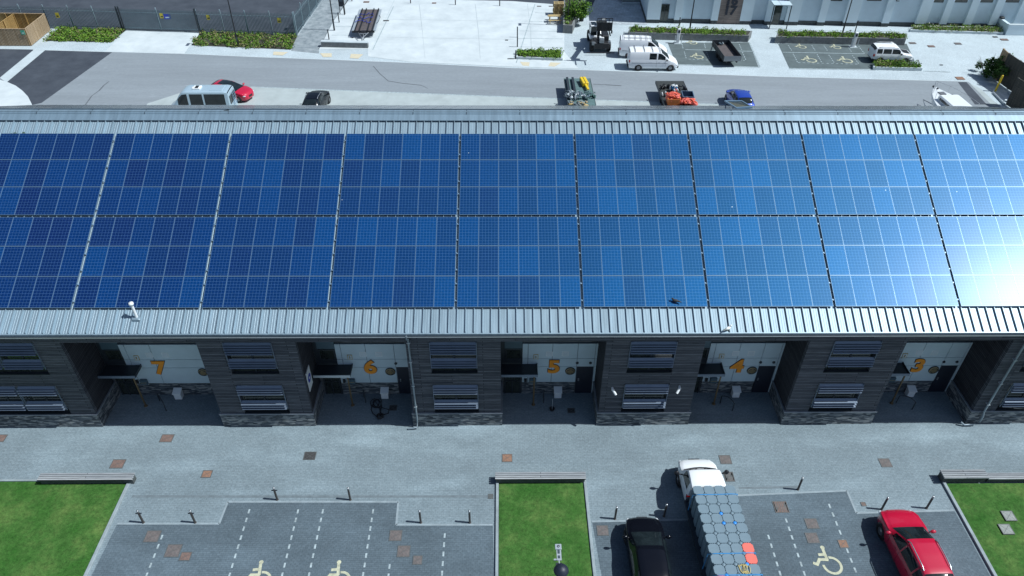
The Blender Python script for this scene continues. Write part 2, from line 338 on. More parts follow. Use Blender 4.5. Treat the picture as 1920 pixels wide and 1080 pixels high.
MT['leaf3'] = foliage_mat('leaf_dry', (.17, .17, .07), (.27, .25, .12), 4)
MT['flower'] = foliage_mat('pale_flower', (.42, .44, .34), (.55, .56, .45), 4)
MT['bwall'] = mat('white_render', (.60, .70, .75), .8, var=.05, vscale=.6)
MT['bwall2'] = mat('white_render_bay', (.52, .62, .68), .8, var=.07, vscale=.6)
MT['brownclad'] = boards('brown_cladding', (.22, .18, .16), (.28, .23, .205), (.08, .065, .06), pitch=.16, length=6)
MT['planterwall'] = mat('board_concrete', (.19, .20, .20), .85, var=.25, vscale=3, bump=.5, bscale=9)
MT['deckgreen'] = mat('green_deck', (.10, .17, .17), .7, var=.2, vscale=4)
MT['deckdark'] = mat('dark_deck', (.035, .04, .04), .75, var=.4, vscale=6)
MT['browndeck'] = mat('brown_deck', (.10, .085, .085), .75, var=.3, vscale=3)
MT['net'] = mat('grey_net', (.16, .20, .23), .9, var=.6, vscale=9)
MT['netgreen'] = mat('green_net', (.06, .13, .12), .9, var=.6, vscale=9)
MT['orangenet'] = mat('orange_net', (.75, .13, .07), .85, var=.35, vscale=9)
MT['crate_orange'] = mat('orange_crate', (.62, .17, .04), .6, var=.15)
MT['crate_blue'] = mat('blue_crate', (.05, .10, .17), .5, var=.15)
MT['gel'] = mat('gelcoat', (.82, .85, .85), .3, var=.03, coat=.5)
MT['moss'] = mat('moss', (.05, .09, .05), .95, var=.3, vscale=8)
MT['wall_rear'] = mat('rear_wall', (.14, .15, .16), .8, var=.1)
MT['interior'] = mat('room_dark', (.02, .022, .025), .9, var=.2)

# ---------------------------------------------------------------- mesh helpers
class MB:
    def __init__(s): s.v = []; s.f = []; s.mi = []; s.sm = []; s.mats = []
    def _m(s, m):
        if m not in s.mats: s.mats.append(m)
        return s.mats.index(m)
    def add(s, verts, faces, m='white', smooth=False, mtx=None):
        o = len(s.v); k = s._m(m)
        for p in verts:
            p = Vector(p); s.v.append(tuple(mtx @ p) if mtx else tuple(p))
        for f in faces: s.f.append([i+o for i in f]); s.mi.append(k); s.sm.append(smooth)
        return s
    def box(s, lo, hi, m='white', mtx=None):
        x0, y0, z0 = lo; x1, y1, z1 = hi
        return s.add([(x0,y0,z0),(x1,y0,z0),(x1,y1,z0),(x0,y1,z0),(x0,y0,z1),(x1,y0,z1),(x1,y1,z1),(x0,y1,z1)],
              [(3,2,1,0),(4,5,6,7),(0,1,5,4),(1,2,6,5),(2,3,7,6),(3,0,4,7)], m, False, mtx)
    def cbox(s, lo, hi, m='white', b=.02, mtx=None):
        """box with chamfered vertical and top edges"""
        x0, y0, z0 = lo; x1, y1, z1 = hi
        def ring(i, z): return [(x0+i+b,y0+i,z),(x1-i-b,y0+i,z),(x1-i,y0+i+b,z),(x1-i,y1-i-b,z),(x1-i-b,y1-i,z),(x0+i+b,y1-i,z),(x0+i,y1-i-b,z),(x0+i,y0+i+b,z)]
        vs = ring(0, z0)+ring(0, z1-b)+ring(b, z1); fs = []
        for k in (0, 8):
            for i in range(8): fs.append((k+i, k+(i+1)%8, k+8+(i+1)%8, k+8+i))
        fs.append(tuple(range(16, 24))); fs.append(tuple(reversed(range(8))))
        return s.add(vs, fs, m, False, mtx)
    def poly(s, pts, m='white', z=None, mtx=None):
        p = [(a[0], a[1], z if z is not None else a[2]) for a in pts]
        ar = sum(p[i][0]*p[(i+1)%len(p)][1]-p[(i+1)%len(p)][0]*p[i][1] for i in range(len(p)))
        if z is not None and ar < 0: p = p[::-1]
        return s.add(p, [tuple(range(len(p)))], m, False, mtx)
    def prism(s, pts, z0, z1, m='white', mtx=None):
        n = len(pts)
        ar = sum(pts[i][0]*pts[(i+1)%n][1]-pts[(i+1)%n][0]*pts[i][1] for i in range(n))
        if ar < 0: pts = pts[::-1]
        vs = [(p[0],p[1],z0) for p in pts]+[(p[0],p[1],z1) for p in pts]
        fs = [tuple(reversed(range(n))), tuple(range(n, 2*n))]+[(i,(i+1)%n,n+(i+1)%n,n+i) for i in range(n)]
        return s.add(vs, fs, m, False, mtx)
    def extx(s, prof, x0, x1, m='white', close=True):
        """profile of (y,z) extruded along x"""
        n = len(prof); vs = [(x0,a,b) for a,b in prof]+[(x1,a,b) for a,b in prof]
        fs = [(i+1, i, n+i, n+i+1) for i in range(n-1)]
        if close: fs += [(0, n-1, 2*n-1, n)] + [tuple(range(n)), tuple(reversed(range(n, 2*n)))]
        return s.add(vs, fs, m)
    def tube(s, path, r, m='white', n=8, cap=True, smooth=True, mtx=None):
        pts = [Vector(p) for p in path]; vs = []; fs = []
        rs = r if isinstance(r, (list, tuple)) else [r]*len(pts)
        for i, p in enumerate(pts):
            d = (pts[min(i+1, len(pts)-1)]-pts[max(i-1, 0)]).normalized()
            a = Vector((0,0,1)) if abs(d.z) < .9 else Vector((1,0,0))
            u = d.cross(a).normalized(); v = d.cross(u).normalized()
            for k in range(n):
                t = 2*pi*k/n; vs.append(p+(u*cos(t)+v*sin(t))*rs[i])
        for i in range(len(pts)-1):
            for k in range(n): fs.append((i*n+k, i*n+(k+1)%n, (i+1)*n+(k+1)%n, (i+1)*n+k))
        s.add(vs, fs, m, smooth, mtx)
        if cap:
            s.add(vs[:n], [tuple(range(n))], m, False, mtx); s.add(vs[-n:], [tuple(reversed(range(n)))], m, False, mtx)
        return s
    def lathe(s, prof, m='white', n=20, mtx=None, smooth=True):
        """(r,z) profile turned about z"""
        vs = []; fs = []
        for r, z in prof:
            for k in range(n): t = 2*pi*k/n; vs.append((r*cos(t), r*sin(t), z))
        for i in range(len(prof)-1):
            for k in range(n): fs.append((i*n+k, i*n+(k+1)%n, (i+1)*n+(k+1)%n, (i+1)*n+k))
        return s.add(vs, fs, m, smooth, mtx)
    def blob(s, c, r, m='white', n=10, k=6, jit=.15):
        vs = []; fs = []
        for i in range(k+1):
            ph = pi*i/k
            for j in range(n):
                t = 2*pi*j/n; q = 1+random.uniform(-jit, jit)
                vs.append((c[0]+r[0]*sin(ph)*cos(t)*q, c[1]+r[1]*sin(ph)*sin(t)*q, c[2]+r[2]*cos(ph)*q))
        for i in range(k):
            for j in range(n): fs.append((i*n+j, (i+1)*n+j, (i+1)*n+(j+1)%n, i*n+(j+1)%n))
        return s.add(vs, fs, m, True)
    def build(s, name, parent=None, loc=None, rz=None):
        me = bpy.data.meshes.new(name); me.from_pydata([tuple(v) for v in s.v], [], s.f)
        for k in s.mats: me.materials.append(MT[k])
        me.polygons.foreach_set('material_index', s.mi); me.polygons.foreach_set('use_smooth', s.sm)
        me.update()
        o = bpy.data.objects.new(name, me); COL.objects.link(o)
        if parent: o.parent = parent
        if loc: o.location = loc
        if rz is not None: o.rotation_euler = (0, 0, rz)
        return o

def tag(o, label=None, cat=None, group=None, kind=None):
    if label: o['label'] = label
    if cat: o['category'] = cat
    if group: o['group'] = group
    if kind: o['kind'] = kind
    return o
def thing(name, label, cat, loc=(0,0,0), rz=0., group=None):
    o = bpy.data.objects.new(name, None); COL.objects.link(o); o.location = loc; o.rotation_euler = (0,0,rz)
    o.empty_display_size = .3
    return tag(o, label, cat, group)
def kids(o): return [c for c in bpy.data.objects if c.parent == o]
def dup(root, tree, loc, rz=0., label=None, group=None):
    """copy of a thing, its parts and sub-parts; tree = [(part,[subparts])]"""
    r = root.copy(); COL.objects.link(r); r.location = loc; r.rotation_euler = (0,0,rz)
    if label: r['label'] = label
    if group: r['group'] = group
    for p, subs in tree:
        c = p.copy(); COL.objects.link(c); c.parent = r
        for q in subs:
            d = q.copy(); COL.objects.link(d); d.parent = c
    return r
def tree_of(root): return [(p, kids(p)) for p in kids(root)]
def struct(name, mb, z=None):
    o = mb.build(name); o['kind'] = 'structure'; return o
def ptsG(*pp): return [G(*p) for p in pp]
def zrot(a): return Matrix.Rotation(a, 4, 'Z')
def text_mesh(name, body, size, m, parent, mtx, offset=.0, ext=.02, shear=0.):
    cu = bpy.data.curves.new(name, 'FONT'); cu.body = body; cu.size = size; cu.extrude = ext; cu.offset = offset
    cu.align_x = 'CENTER'; cu.align_y = 'CENTER'; cu.resolution_u = 4
    t = bpy.data.objects.new('tmp', cu); COL.objects.link(t)
    dg = bpy.context.evaluated_depsgraph_get(); me = bpy.data.meshes.new_from_object(t.evaluated_get(dg))
    bpy.data.objects.remove(t); bpy.data.curves.remove(cu)
    me.materials.clear(); me.materials.append(MT[m]); me.name = name
    me.transform(mtx)
    o = bpy.data.objects.new(name, me); COL.objects.link(o)
    if parent: o.parent = parent
    return o
UP = Matrix(((1,0,0,0),(0,0,-1,0),(0,1,0,0),(0,0,0,1)))     # lays xy text upright, facing -y
MT['edging'] = mat('pale_edging', (.27, .325, .355), .85, var=.2, vscale=3)
MT['channel'] = mat('channel_grey', (.15, .185, .205), .85, var=.2, vscale=3)
MT['leafivy'] = foliage_mat('leaf_ivy', (.02, .055, .015), (.045, .10, .02), 2)
MT['pipe'] = mat('pipe_grey', (.26, .32, .36), .45, metal=.3, var=.1)
MT['crack'] = mat('tar_seam', (.12, .135, .15), .9, var=.2, vscale=6)
MT['crack2'] = mat('slab_joint', (.42, .47, .49), .9, var=.2, vscale=6)
# ================================================================= GROUND
def sheet(name, z, *polys, m='pave'):
    mb = MB()
    for p in polys: mb.poly(p, m, z)
    return struct(name, mb)
YF, YB = 26.62, 28.93                      # facade plane, back of the entrance bays
sheet('ground', -.012, [(-260,-60),(260,-60),(260,320),(-260,320)], m='ground')
sheet('front_paving', 0., [(-45,2),(45,2),(45,YB+.3),(-45,YB+.3)], m='pave')
Z1, Z2, Z3 = .004, .008, .012
pkA = ptsG((220,982),(411,982),(427,941),(747,941),(743,984),(924,984),(926,1079))
pkA += [(pkA[-1][0], 8.), (G(172,1079)[0], 8.), G(172,1079)]
pkB = ptsG((1110,978),(1297,974),(1381,929),(1588,920),(1606,962),(1789,957),(1856,1079))
pkB += [(pkB[-1][0], 8.), (G(1128,1079)[0], 8.), G(1128,1079)]
sheet('parking_bay_paving', Z1, pkA, pkB, m='park')
# drainage channel line and pale edging setts
def strip(a, b, wd):
    a = Vector(a).to_2d() if len(a) > 2 else Vector(a); b = Vector(b).to_2d() if len(b) > 2 else Vector(b)
    d = (b-a).normalized(); n = Vector((-d.y, d.x))*wd/2
    return [tuple(a+n), tuple(b+n), tuple(b-n), tuple(a-n)]
ch = MB()
for a, b in (((248,931),(922,931)),((1385,915),(1500,913))): ch.poly(strip(G(*a), G(*b), .13), 'channel', Z2-.003)
struct('drainage_channel', ch)
ed = MB()
for pl in (pkA[:6], pkB[:6]):
    for a, b in zip(pl[:-1], pl[1:]): ed.poly(strip(a, b, .10), 'edging', Z2)
struct('paving_edging', ed)
# lawns as slightly raised sheets with kerbs
XL1, XL2a, XL2b, XL3 = G(240,905)[0], G(935,905)[0], G(1094,905)[0], G(1772,908)[0]
YT1, YT2, YT3 = G(200,903)[1], G(1000,903)[1], G(1850,907)[1]
lawns = MB()
def lawn(x0, x1, y1, m='grass'):
    n = 24; vs = []; fs = []
    for j in range(n+1):
        for i in range(n+1):
            e = min(i, n-i, n-j)
            vs.append((x0+(x1-x0)*i/n, 6+(y1-6)*j/n, .05+.035*random.random() if e > 0 else .03))
    for j in range(n):
        for i in range(n): fs.append((j*(n+1)+i, j*(n+1)+i+1, (j+1)*(n+1)+i+1, (j+1)*(n+1)+i))
    lawns.add(vs, fs, m, True)
lawn(-33, XL1-.02, YT1); lawn(XL2a+.02, XL2b-.02, YT2); lawn(XL3+.03, 34, YT3)
struct('lawn', lawns)
kb = MB()
for x0, x1, y0, y1 in ((XL1, XL1+.16, 6, YT1+.1), (XL2a-.14, XL2a, 6, YT2+.1), (XL2b, XL2b+.14, 6, YT2+.1), (XL3-.14, XL3+.02, 6, YT3+.1)):
    kb.cbox((x0, y0, 0), (x1, y1, .11), 'kerb', .015)
kb.cbox((-33, YT1, 0), (XL1, YT1+.1, .1), 'kerb', .015)
struct('lawn_kerb', kb)
# painted dashes of the parking bays
mk = MB()
def dashes(a, b, n, wd=.085, frac=.5, m='paint', z=Z2):
    a = Vector(a); b = Vector(b)
    for i in range(n):
        p = a+(b-a)*((i)/n); q = a+(b-a)*((i+frac)/n); mk.poly(strip(p, q, wd), m, z)
def bayline(px, py, py1=1125, x=None):
    g = G(px, py); e = G(px, py1); L_ = g[1]-e[1]
    dashes(g, (g[0], 15.2), max(2, round((g[1]-15.2)/.47)))
for px, py in ((305,1003),(468,955),(559.5,955),(606,955),(700,955),(834,1000),(731,1058),(1554,945),(1473,972),(1440,1003)): bayline(px, py)
def chair_symbol(mbx, c, s, rz, m='cream', z=Z2+.004, wdt=.1):
    """wheelchair symbol; c centre, s height, local up = +y"""
    mt = Matrix.Translation((c[0], c[1], 0)) @ zrot(rz) @ Matrix.Scale(s, 4)
    zc = [z]
    def ln(pts):
        for a, b in zip(pts[:-1], pts[1:]):
            d = (Vector(b)-Vector(a)).normalized()*wdt*.35
            zc[0] += .0012; mbx.poly([tuple((mt@Vector((p[0], p[1], 0))).to_2d()) for p in strip(Vector(a)-d, Vector(b)+d, wdt)], m, zc[0])
    ring = [(.08+.30*cos(t), -.2+.30*sin(t)) for t in [R(100)-R(i*14) for i in range(0, 21)]]
    for i in range(len(ring)-1):
        a, b = Vector(ring[i])-Vector((.08,-.2)), Vector(ring[i+1])-Vector((.08,-.2))
        q = [a*(1+wdt*1.3), b*(1+wdt*1.3), b*(1-wdt*1.6), a*(1-wdt*1.6)]
        mbx.poly([tuple((mt@Vector((p[0]+.08, p[1]-.2, 0))).to_2d()) for p in q], m, z)
    hd = [(-.08+.075*cos(2*pi*k/12), .46+.075*sin(2*pi*k/12)) for k in range(12)]
    mbx.poly([tuple((mt@Vector((p[0], p[1], 0))).to_2d()) for p in hd], m, z)
    ln([(-.08,.36),(-.04,.02)]); ln([(-.06,.2),(-.26,.18)]); ln([(-.04,.0),(-.3,.0),(-.42,-.2),(-.52,-.16)])
for px, py in ((1553,1050),(488,1078),(636,1078)):
    chair_symbol(mk, G(px, py), 1.35, R(-4) if px > 1500 else 0)
# ---------------------------------------------------------------- behind the terrace
BACKROAD = ptsG((0,200),(0,92),(62,93),(85,94),(210,97.5),(345,101),(480,107),(620,112),(770,118),(960,127.5),(1085,131),(1260,137),(1440,143.5),(1815,153),(1868,193))
BACKROAD += [(BACKROAD[-1][0], 50), (BACKROAD[0][0], 50)]
sheet('back_road', Z1, BACKROAD, m='road')
sheet('new_asphalt_patch', Z2, ptsG((85,94),(211,97.5),(78,193),(60,197),(52,180),(40,168),(12,155)), ptsG((-60,91),(64,93),(0,145),(-60,190)), m='asphalt_dark')
sheet('concrete_divider', Z3, ptsG((64,93),(85,94),(12,155),(0,146)), m='strip')
ap = [G(-60,150), G(0,150), G(14,154), G(30,161), G(43,171), G(53,182), G(60,196), G(60,215), G(-60,215)]
sheet('rounded_pavement_corner', Z3+.004, ap, m='concrete')
sheet('layby', Z2, ptsG((277,194),(345,172),(470,163),(960,182),(1360,196),(1500,201)) + [(G(1500,201)[0], 50), (G(277,194)[0], 50)], m='lay')
rl = MB(); lp = ptsG((470,163),(700,172),(960,182),(1160,189),(1370,196.5))
for a, b in zip(lp[:-1], lp[1:]): rl.poly(strip(a, b, .16), 'paint', Z3)
struct('road_line', rl)
sheet('road_edge_kerb', .016, *[strip(a, b, .14) for a, b in zip(BACKROAD[2:-4], BACKROAD[3:-3])], m='strip')
sheet('yard_drive', Z2, ptsG((238,57),(376,60),(345,101),(197,96.5)), m='concrete')
sheet('yard_asphalt', Z2, ptsG((-40,-60),(650,-60),(600,-2),(556,67),(375,60),(236,56),(0,50),(-120,48)), m='asphalt_dark')
sheet('yard_dark_patch', Z3, ptsG((110,-20),(590,-20),(560,14),(80,10)), m='asphalt_dark')
sheet('loading_apron', Z1, ptsG((690,106),(740,0),(745,-30),(1130,-30),(1100,0),(1058,64),(1058,97),(1085,129),(960,125),(770,116)), m='concrete')
sheet('trailer_bay', Z1, ptsG((597,92),(625,40),(655,-5),(745,-5),(739,0),(690,106),(690,92)), m='concrete')
sheet('footpath', Z1, ptsG((546,95),(558,67),(605,0),(620,-30),(675,-30),(655,-2),(625,40),(598,92),(598,100)), m='greypath')
sheet('far_road', Z2, ptsG((740,-30),(740,-3),(960,2),(1040,8),(1110,12),(1130,-30)), m='asphalt_dark')
mk2 = []
for a, b in (((655,52),(640,54)),):
    pass
for y in (34, 50, 66): mk2.append(strip(G(622+ (66-y)*.45, y), G(668+(66-y)*.3, y), .1))
for y, x0 in ((24,1003),(40,993),(58,975),(72,971),(88,970)): mk2.append(strip(G(x0, y), G(1055, y+1), .1))
mk2.append(strip(G(699,93), G(738,12), .12)); mk2.append(strip(G(968,118), G(1003,8), .1))
sheet('pale_bay_lines', Z3, *mk2, m='paint')
sheet('pavement_tactile', Z3, ptsG((600,100),(622,100),(622,107),(606,107)), ptsG((658,101),(681,102),(672,110),(656,109)), ptsG((513,97),(540,98),(530,104),(512,103)), ptsG((975,116),(993,117),(992,124),(980,123)), ptsG((1032,117),(1052,118),(1040,125),(1028,124)), m='tactile')
sheet('shaded_yard_paving', Z1, ptsG((1100,45),(1106,-20),(1240,-20),(1213,46)), m='shadowpave')
bayL, bayR = ptsG((1252,80),(1404,79.5),(1422,125),(1268,121)), ptsG((1459,82),(1700,82),(1722,130),(1480,128))
sheet('disabled_bay_surface', Z1, bayL, bayR, m='baygreen')
wl = [strip(G(1285,93), G(1412,96.5), .11), strip(G(1405,79.5), G(1425,125), .16), strip(G(1268,121), G(1424,126), .16),
      strip(G(1467,98), G(1620,101), .11), strip(G(1480,128.5), G(1640,131), .16), strip(G(1731,133), G(1782,135), .14)]
sheet('bay_border_lines', Z3, *wl, m='paint')
def dl(a, b, n, wd=.1): dashes(G(*a), G(*b), n, wd, .5, 'paint', Z3)
for a, b, n in (((1278,80),(1281,92),4),((1320,80),(1323,92),4),((1283,97),(1287,111),4),((1325,98),(1330,112),4),((1386,83),(1391,95),4),((1392,98),(1399,114),4),((1291,111),(1331,113),5),((1380,113),(1400,114),3),
                ((1478,85),(1485,96),4),((1522,85),(1529,96),4),((1545,86),(1552,96),4),((1591,89),(1597,98),4),((1610,87),(1622,102),5),
                ((1487,101),(1496,118),5),((1532,102),(1541,118),5),((1554,103),(1565,119),5),((1598,104),(1611,121),5),((1496,117.5),(1612,120.5),13)): dl(a, b, n)
for px, py, s in ((1308,105,1.5),(1298,79,1.3),(1518,111,1.7),(1585,112,1.7),(1502,86.5,1.3),(1567,87.5,1.3),(1366,108,1.2)):
    chair_symbol(mk, G(px, py), s, R(-8), 'cream', Z3+.004)
sheet('sloping_strip', Z2, ptsG((1796,154),(1812,154),(1850,196),(1828,196)), m='asphalt_dark')
sheet('pale_side_strip', Z3, ptsG((1818,156),(1838,166),(1870,196),(1858,196)), m='lay')
sheet('slab_path', Z2, ptsG((1232,47),(1402,47),(1404,57),(1236,56)), ptsG((1466,50),(1716,53),(1712,60),(1466,56)), m='ground')
struct('painted_markings', mk)
st = MB()
def wavy(pts, wd, m, z):
    for a, b in zip(pts[:-1], pts[1:]): st.poly(strip(G(*a), G(*b), wd*random.uniform(.6, 1.4)), m, z+random.random()*.002)
wavy([(160,197),(172,180),(186,170),(195,160),(204,153)], .10, 'crack', .0125)
wavy([(700,124),(712,138),(728,152),(752,156),(790,160),(802,166)], .09, 'crack', .0125)
wavy([(1112,158),(1135,159),(1165,161)], .12, 'crack', .0125)
for x_ in (800, 905, 1003): wavy([(x_*.985+9, 110), (x_-8, 60), (x_-14, 8)], .05, 'crack2', .0105)
for y_ in (36, 70): wavy([(725, y_), (840, y_+2), (962, y_+4)], .05, 'crack2', .0105)
struct('surface_cracks', st)
# soil of the planting beds
BED1 = ptsG((84,76.5),(112,53),(236,57),(209,79.5)); BED2 = ptsG((359,85),(376,60.5),(558,67),(546,93))
sheet('bed_soil', Z3, BED1, BED2, m='soil')

# ================================================================= TERRACE BUILDING
BX0, BX1 = -31.0, 31.0
SL = R(27.19); EY, EZ = 26.14, 7.11
def rz(y): return EZ + (y-EY)*tan(SL)
B = thing('terrace_building', 'long timber clad terrace with solar roof and entrance bays numbered 7 to 3', 'building')
BAYS = [(-21.60, -15.0, '7'), (-10.17, -4.8, '6'), (-.13, 5.08, '5'), (9.95, 15.12, '4'), (19.95, 25.22, '3')]
PIERS = []; px = BX0
for a, b, n in BAYS: PIERS.append((px, a)); px = b
PIERS.append((px, BX1))
WINX = {0: (-26.9, -22.9), 1: (-13.72, -11.34), 2: (-3.64, -1.31), 3: (6.27, 8.57), 4: (16.34, 18.68), 5: (26.45, 28.75)}
ZH = 6.16                                       # head of the bays
def wall_holes(mb, x0, x1, z0, z1, y0, y1, holes, m):
    xs = sorted({x0, x1, *[h[0] for h in holes], *[h[1] for h in holes]}); zs = sorted({z0, z1, *[h[2] for h in holes], *[h[3] for h in holes]})
    for i in range(len(xs)-1):
        run = None
        for j in range(len(zs)-1):
            cx, cz = (xs[i]+xs[i+1])/2, (zs[j]+zs[j+1])/2
            solid = not any(h[0] < cx < h[1] and h[2] < cz < h[3] for h in holes)
            if solid and run is None: run = zs[j]
            if not solid and run is not None: mb.box((xs[i], y0, run), (xs[i+1], y1, zs[j]), m); run = None
        if run is not None: mb.box((xs[i], y0, run), (xs[i+1], y1, z1), m)
wall = MB()
for k, (a, b) in enumerate(PIERS):
    plinth = MB(); cop = MB(); inside = MB()
    x0, x1 = WINX[k]
    wall_holes(wall, a, b, 1.0, ZH, YF, YF+.22, [(x0, x1, 1.0, 3.16), (x0, x1, 3.95, ZH)], 'timber')
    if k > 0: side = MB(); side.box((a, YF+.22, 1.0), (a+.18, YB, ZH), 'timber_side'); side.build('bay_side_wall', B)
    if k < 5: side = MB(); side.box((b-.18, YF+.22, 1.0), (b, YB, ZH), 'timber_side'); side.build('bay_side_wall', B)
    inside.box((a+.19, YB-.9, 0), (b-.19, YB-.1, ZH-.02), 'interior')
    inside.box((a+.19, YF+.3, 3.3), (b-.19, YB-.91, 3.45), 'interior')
    ov = .06
    plinth.box((a-(ov if k else 0), YF-ov, 0), (b+(ov if k < 5 else 0), YB, .95), 'stone')
    cop.box((a-(ov+.03 if k else 0), YF-ov-.03, .95), (b+(ov+.03 if k < 5 else 0), YF+.0, 1.0), 'coping')
    if k: cop.box((a-ov-.03, YF+.002, .95), (a-.002, YB, .998), 'coping')
    if k < 5: cop.box((b+.002, YF+.002, .95), (b+ov+.03, YB, .998), 'coping')
    plinth.build('stone_plinth', B); cop.build('plinth_coping', B); inside.build('room', B)
wall.box((BX0, YF, ZH), (BX1, YF+.22, 7.0), 'timber')
wall.build('timber_wall', B)
sf = MB()
for a, b, n in BAYS: sf.box((a, YF+.22, ZH+.02), (b, YB, ZH+.2), 'anthracite')
sf.build('soffit', B)
bw = MB(); bw.box((BX0, YB+.2, 0), (BX0+.2, 46.4, 7.0), 'wall_rear'); bw.box((BX1-.2, YB+.2, 0), (BX1, 46.4, 7.0), 'wall_rear'); bw.box((BX0, 46.4, 0), (BX1, 46.6, 8.6), 'wall_rear')
gz = [(YF+.22, 7.0), (YF+.22, rz(YF+.22)-.15), (37.6, rz(37.2)-.1), (46.4, 8.75), (46.4, 7.0)]
bw.extx(gz, BX0, BX0+.2, 'wall_rear'); bw.extx(gz, BX1-.2, BX1, 'wall_rear')
bw.build('outer_wall', B)
# roof: sheet + standing seams
rf = MB(); RY1 = 37.42
rf.extx([(EY, rz(EY)), (RY1, rz(RY1)), (RY1, rz(RY1)-.14), (EY, rz(EY)-.14)], BX0-.3, BX1+.3, 'roof')
x = BX0-.2
while x < BX1+.3:
    for (u0, u1, v) in ((x, x+.03, .105),):
        y0, y1 = EY+.03, RY1-.25
        rf.add([(u0,y0,rz(y0)-.01),(u1,y0,rz(y0)-.01),(u1,y1,rz(y1)-.01),(u0,y1,rz(y1)-.01),(u0+.004,y0+.02,rz(y0)+v),(u1-.004,y0+.02,rz(y0)+v),(u1-.004,y1,rz(y1)+v),(u0+.004,y1,rz(y1)+v)],
               [(4,5,6,7),(0,1,5,4),(1,2,6,5),(3,0,4,7),(2,3,7,6)], 'roof')
    for q in (.14, .26):   # shallow stiffening ribs of the tray
        y0, y1 = EY+.05, RY1-.3
        rf.add([(x+q,y0,rz(y0)-.002),(x+q+.012,y0,rz(y0)+.006),(x+q+.024,y0,rz(y0)-.002),(x+q,y1,rz(y1)-.002),(x+q+.012,y1,rz(y1)+.006),(x+q+.024,y1,rz(y1)-.002)], [(0,1,4,3),(1,2,5,4)], 'roof')
    x += .408
rf.build('metal_roof', B)
rr = MB(); RT = .4494; RS = (38.02, 12.97)
rr.extx([(RS[0], RS[1]), (47.0, RS[1]-(47-RS[0])*RT), (47.0, RS[1]-(47-RS[0])*RT-.12), (RS[0], RS[1]-.12)], BX0-.3, BX1+.3, 'roof2')
x = BX0
while x < BX1:
    rr.extx([(38.1, RS[1]-.08*RT+.012), (46.9, RS[1]-8.88*RT+.012), (46.9, RS[1]-8.88*RT-.02), (38.1, RS[1]-.08*RT-.02)], x, x+.03, 'roof2'); x += 1.0
rr.build('rear_roof', B)
cap = MB()
cap.extx([(36.98, rz(36.98)+.125), (37.36, 12.975), (37.365, 13.0), (37.40, 13.045), (37.72, 13.06), (37.80, 13.03), (38.04, 12.985), (38.04, 12.93), (36.98, rz(36.98)+.11)], BX0-.32, BX1+.32, 'flash')
cap.build('ridge_flashing', B)
cj = MB(); x = BX0
while x < BX1:
    cj.extx([(37.34, 12.99), (37.385, 13.05), (37.41, 13.056), (37.73, 13.072), (37.73, 13.05), (37.41, 13.03)], x, x+.04, 'gutter'); x += 2.9
cj.tube([(BX0, 37.52, 13.065), (BX1, 37.52, 13.065)], .035, 'roof', 6)
cj.tube([(BX0, 37.80, 13.055), (BX1, 37.80, 13.055)], .03, 'gutter', 6)
for xx, yy in ((-15.0, 37.55),):
    cj.tube([(xx-.15, yy, 13.09), (xx+.1, yy+.06, 13.10), (xx+.13, yy-.18, 13.0)], .03, 'black', 5)
cj.build('ridge_joint', B)
gt = MB()
gt.extx([(EY-.07, 7.06), (EY-.07, 6.99), (EY+.02, 6.99), (EY+.02, 7.01), (EY-.055, 7.01), (EY-.055, 7.06)], BX0, BX1, 'gutter')
gt.build('gutter', B)
fa = MB(); fa.box((BX0, EY+.022, 6.90), (BX1, EY+.05, 7.0), 'gutter'); fa.box((BX0, EY+.05, 6.90), (BX1, YF+.0, 6.925), 'gutter')
fa.build('fascia', B)
tr = MB(); tr.box((BX0, EY-.085, 6.955), (BX1, EY+.02, 6.985), 'trim'); tr.build('eaves_trim', B)
# windows with louvres
def window(x0, x1, z0, z1, low, split=False):
    fr = MB(); yb = YF+.19; t = .06
    fr.box((x0, yb-.06, z0), (x0+t, yb, z1), 'anthracite'); fr.box((x1-t, yb-.06, z0), (x1, yb, z1), 'anthracite')
    fr.box((x0+t, yb-.06, z0), (x1-t, yb, z0+t), 'anthracite'); fr.box((x0+t, yb-.06, z1-t), (x1-t, yb, z1), 'anthracite')
    zm = z0+(z1-z0)*.38
    fr.box((x0+t, yb-.05, zm-.04), (x1-t, yb-.002, zm+.04), 'anthracite')
    n = 4 if split else 2
    for i in range(1, n):
        xm = x0+(x1-x0)*i/n; fr.box((xm-.045, yb-.055, z0+t), (xm+.045, yb-.004, zm-.04), 'anthracite'); fr.box((xm-.045, yb-.055, zm+.04), (xm+.045, yb-.004, z1-t), 'anthracite')
    fr.box((x0, YF-.04, z0), (x1, yb-.06, z0+.04), 'anthracite')
    f = fr.build('window', B)
    g = MB(); g.box((x0+t, yb-.03, z0+t), (x1-t, yb-.022, z1-t), 'glass'); g.build('pane', f)
    lv = MB()
    segs = [(x0, (x0+x1)/2-.03), ((x0+x1)/2+.03, x1)] if split else [(x0, x1)]
    for a, b in segs:
        groups = ((z1-.07, 3), (z0+.98, 3)) if low else ((z1-.1, 4), (z0+1.0, 3))
        for zt, cnt in groups:
            for i in range(cnt):
                z = zt-i*.17
                p = [(YF-.07, z-.05), (YF-.16, z-.07), (YF-.19, z-.10), (YF-.17, z-.105), (YF-.10, z-.08), (YF+.04, z+.035), (YF+.04, z+.05), (YF+.02, z+.045)]
                if low: p = [(y-.06, zz) for y, zz in p]
                lv.extx(p, a+.03, b-.03, 'louvre')
        dy = .06 if low else 0
        for xx in (a, b-.028):
            lv.box((xx, YF-.06-dy, z0+.42), (xx+.028, YF-.0-dy, z1-.02), 'louvre')
            lv.box((xx, YF-dy, z1-.3), (xx+.028, YF+.1, z1-.25), 'louvre'); lv.box((xx, YF-dy, z0+.5), (xx+.028, YF+.1, z0+.55), 'louvre')
    lv.build('sun_louvre', f)
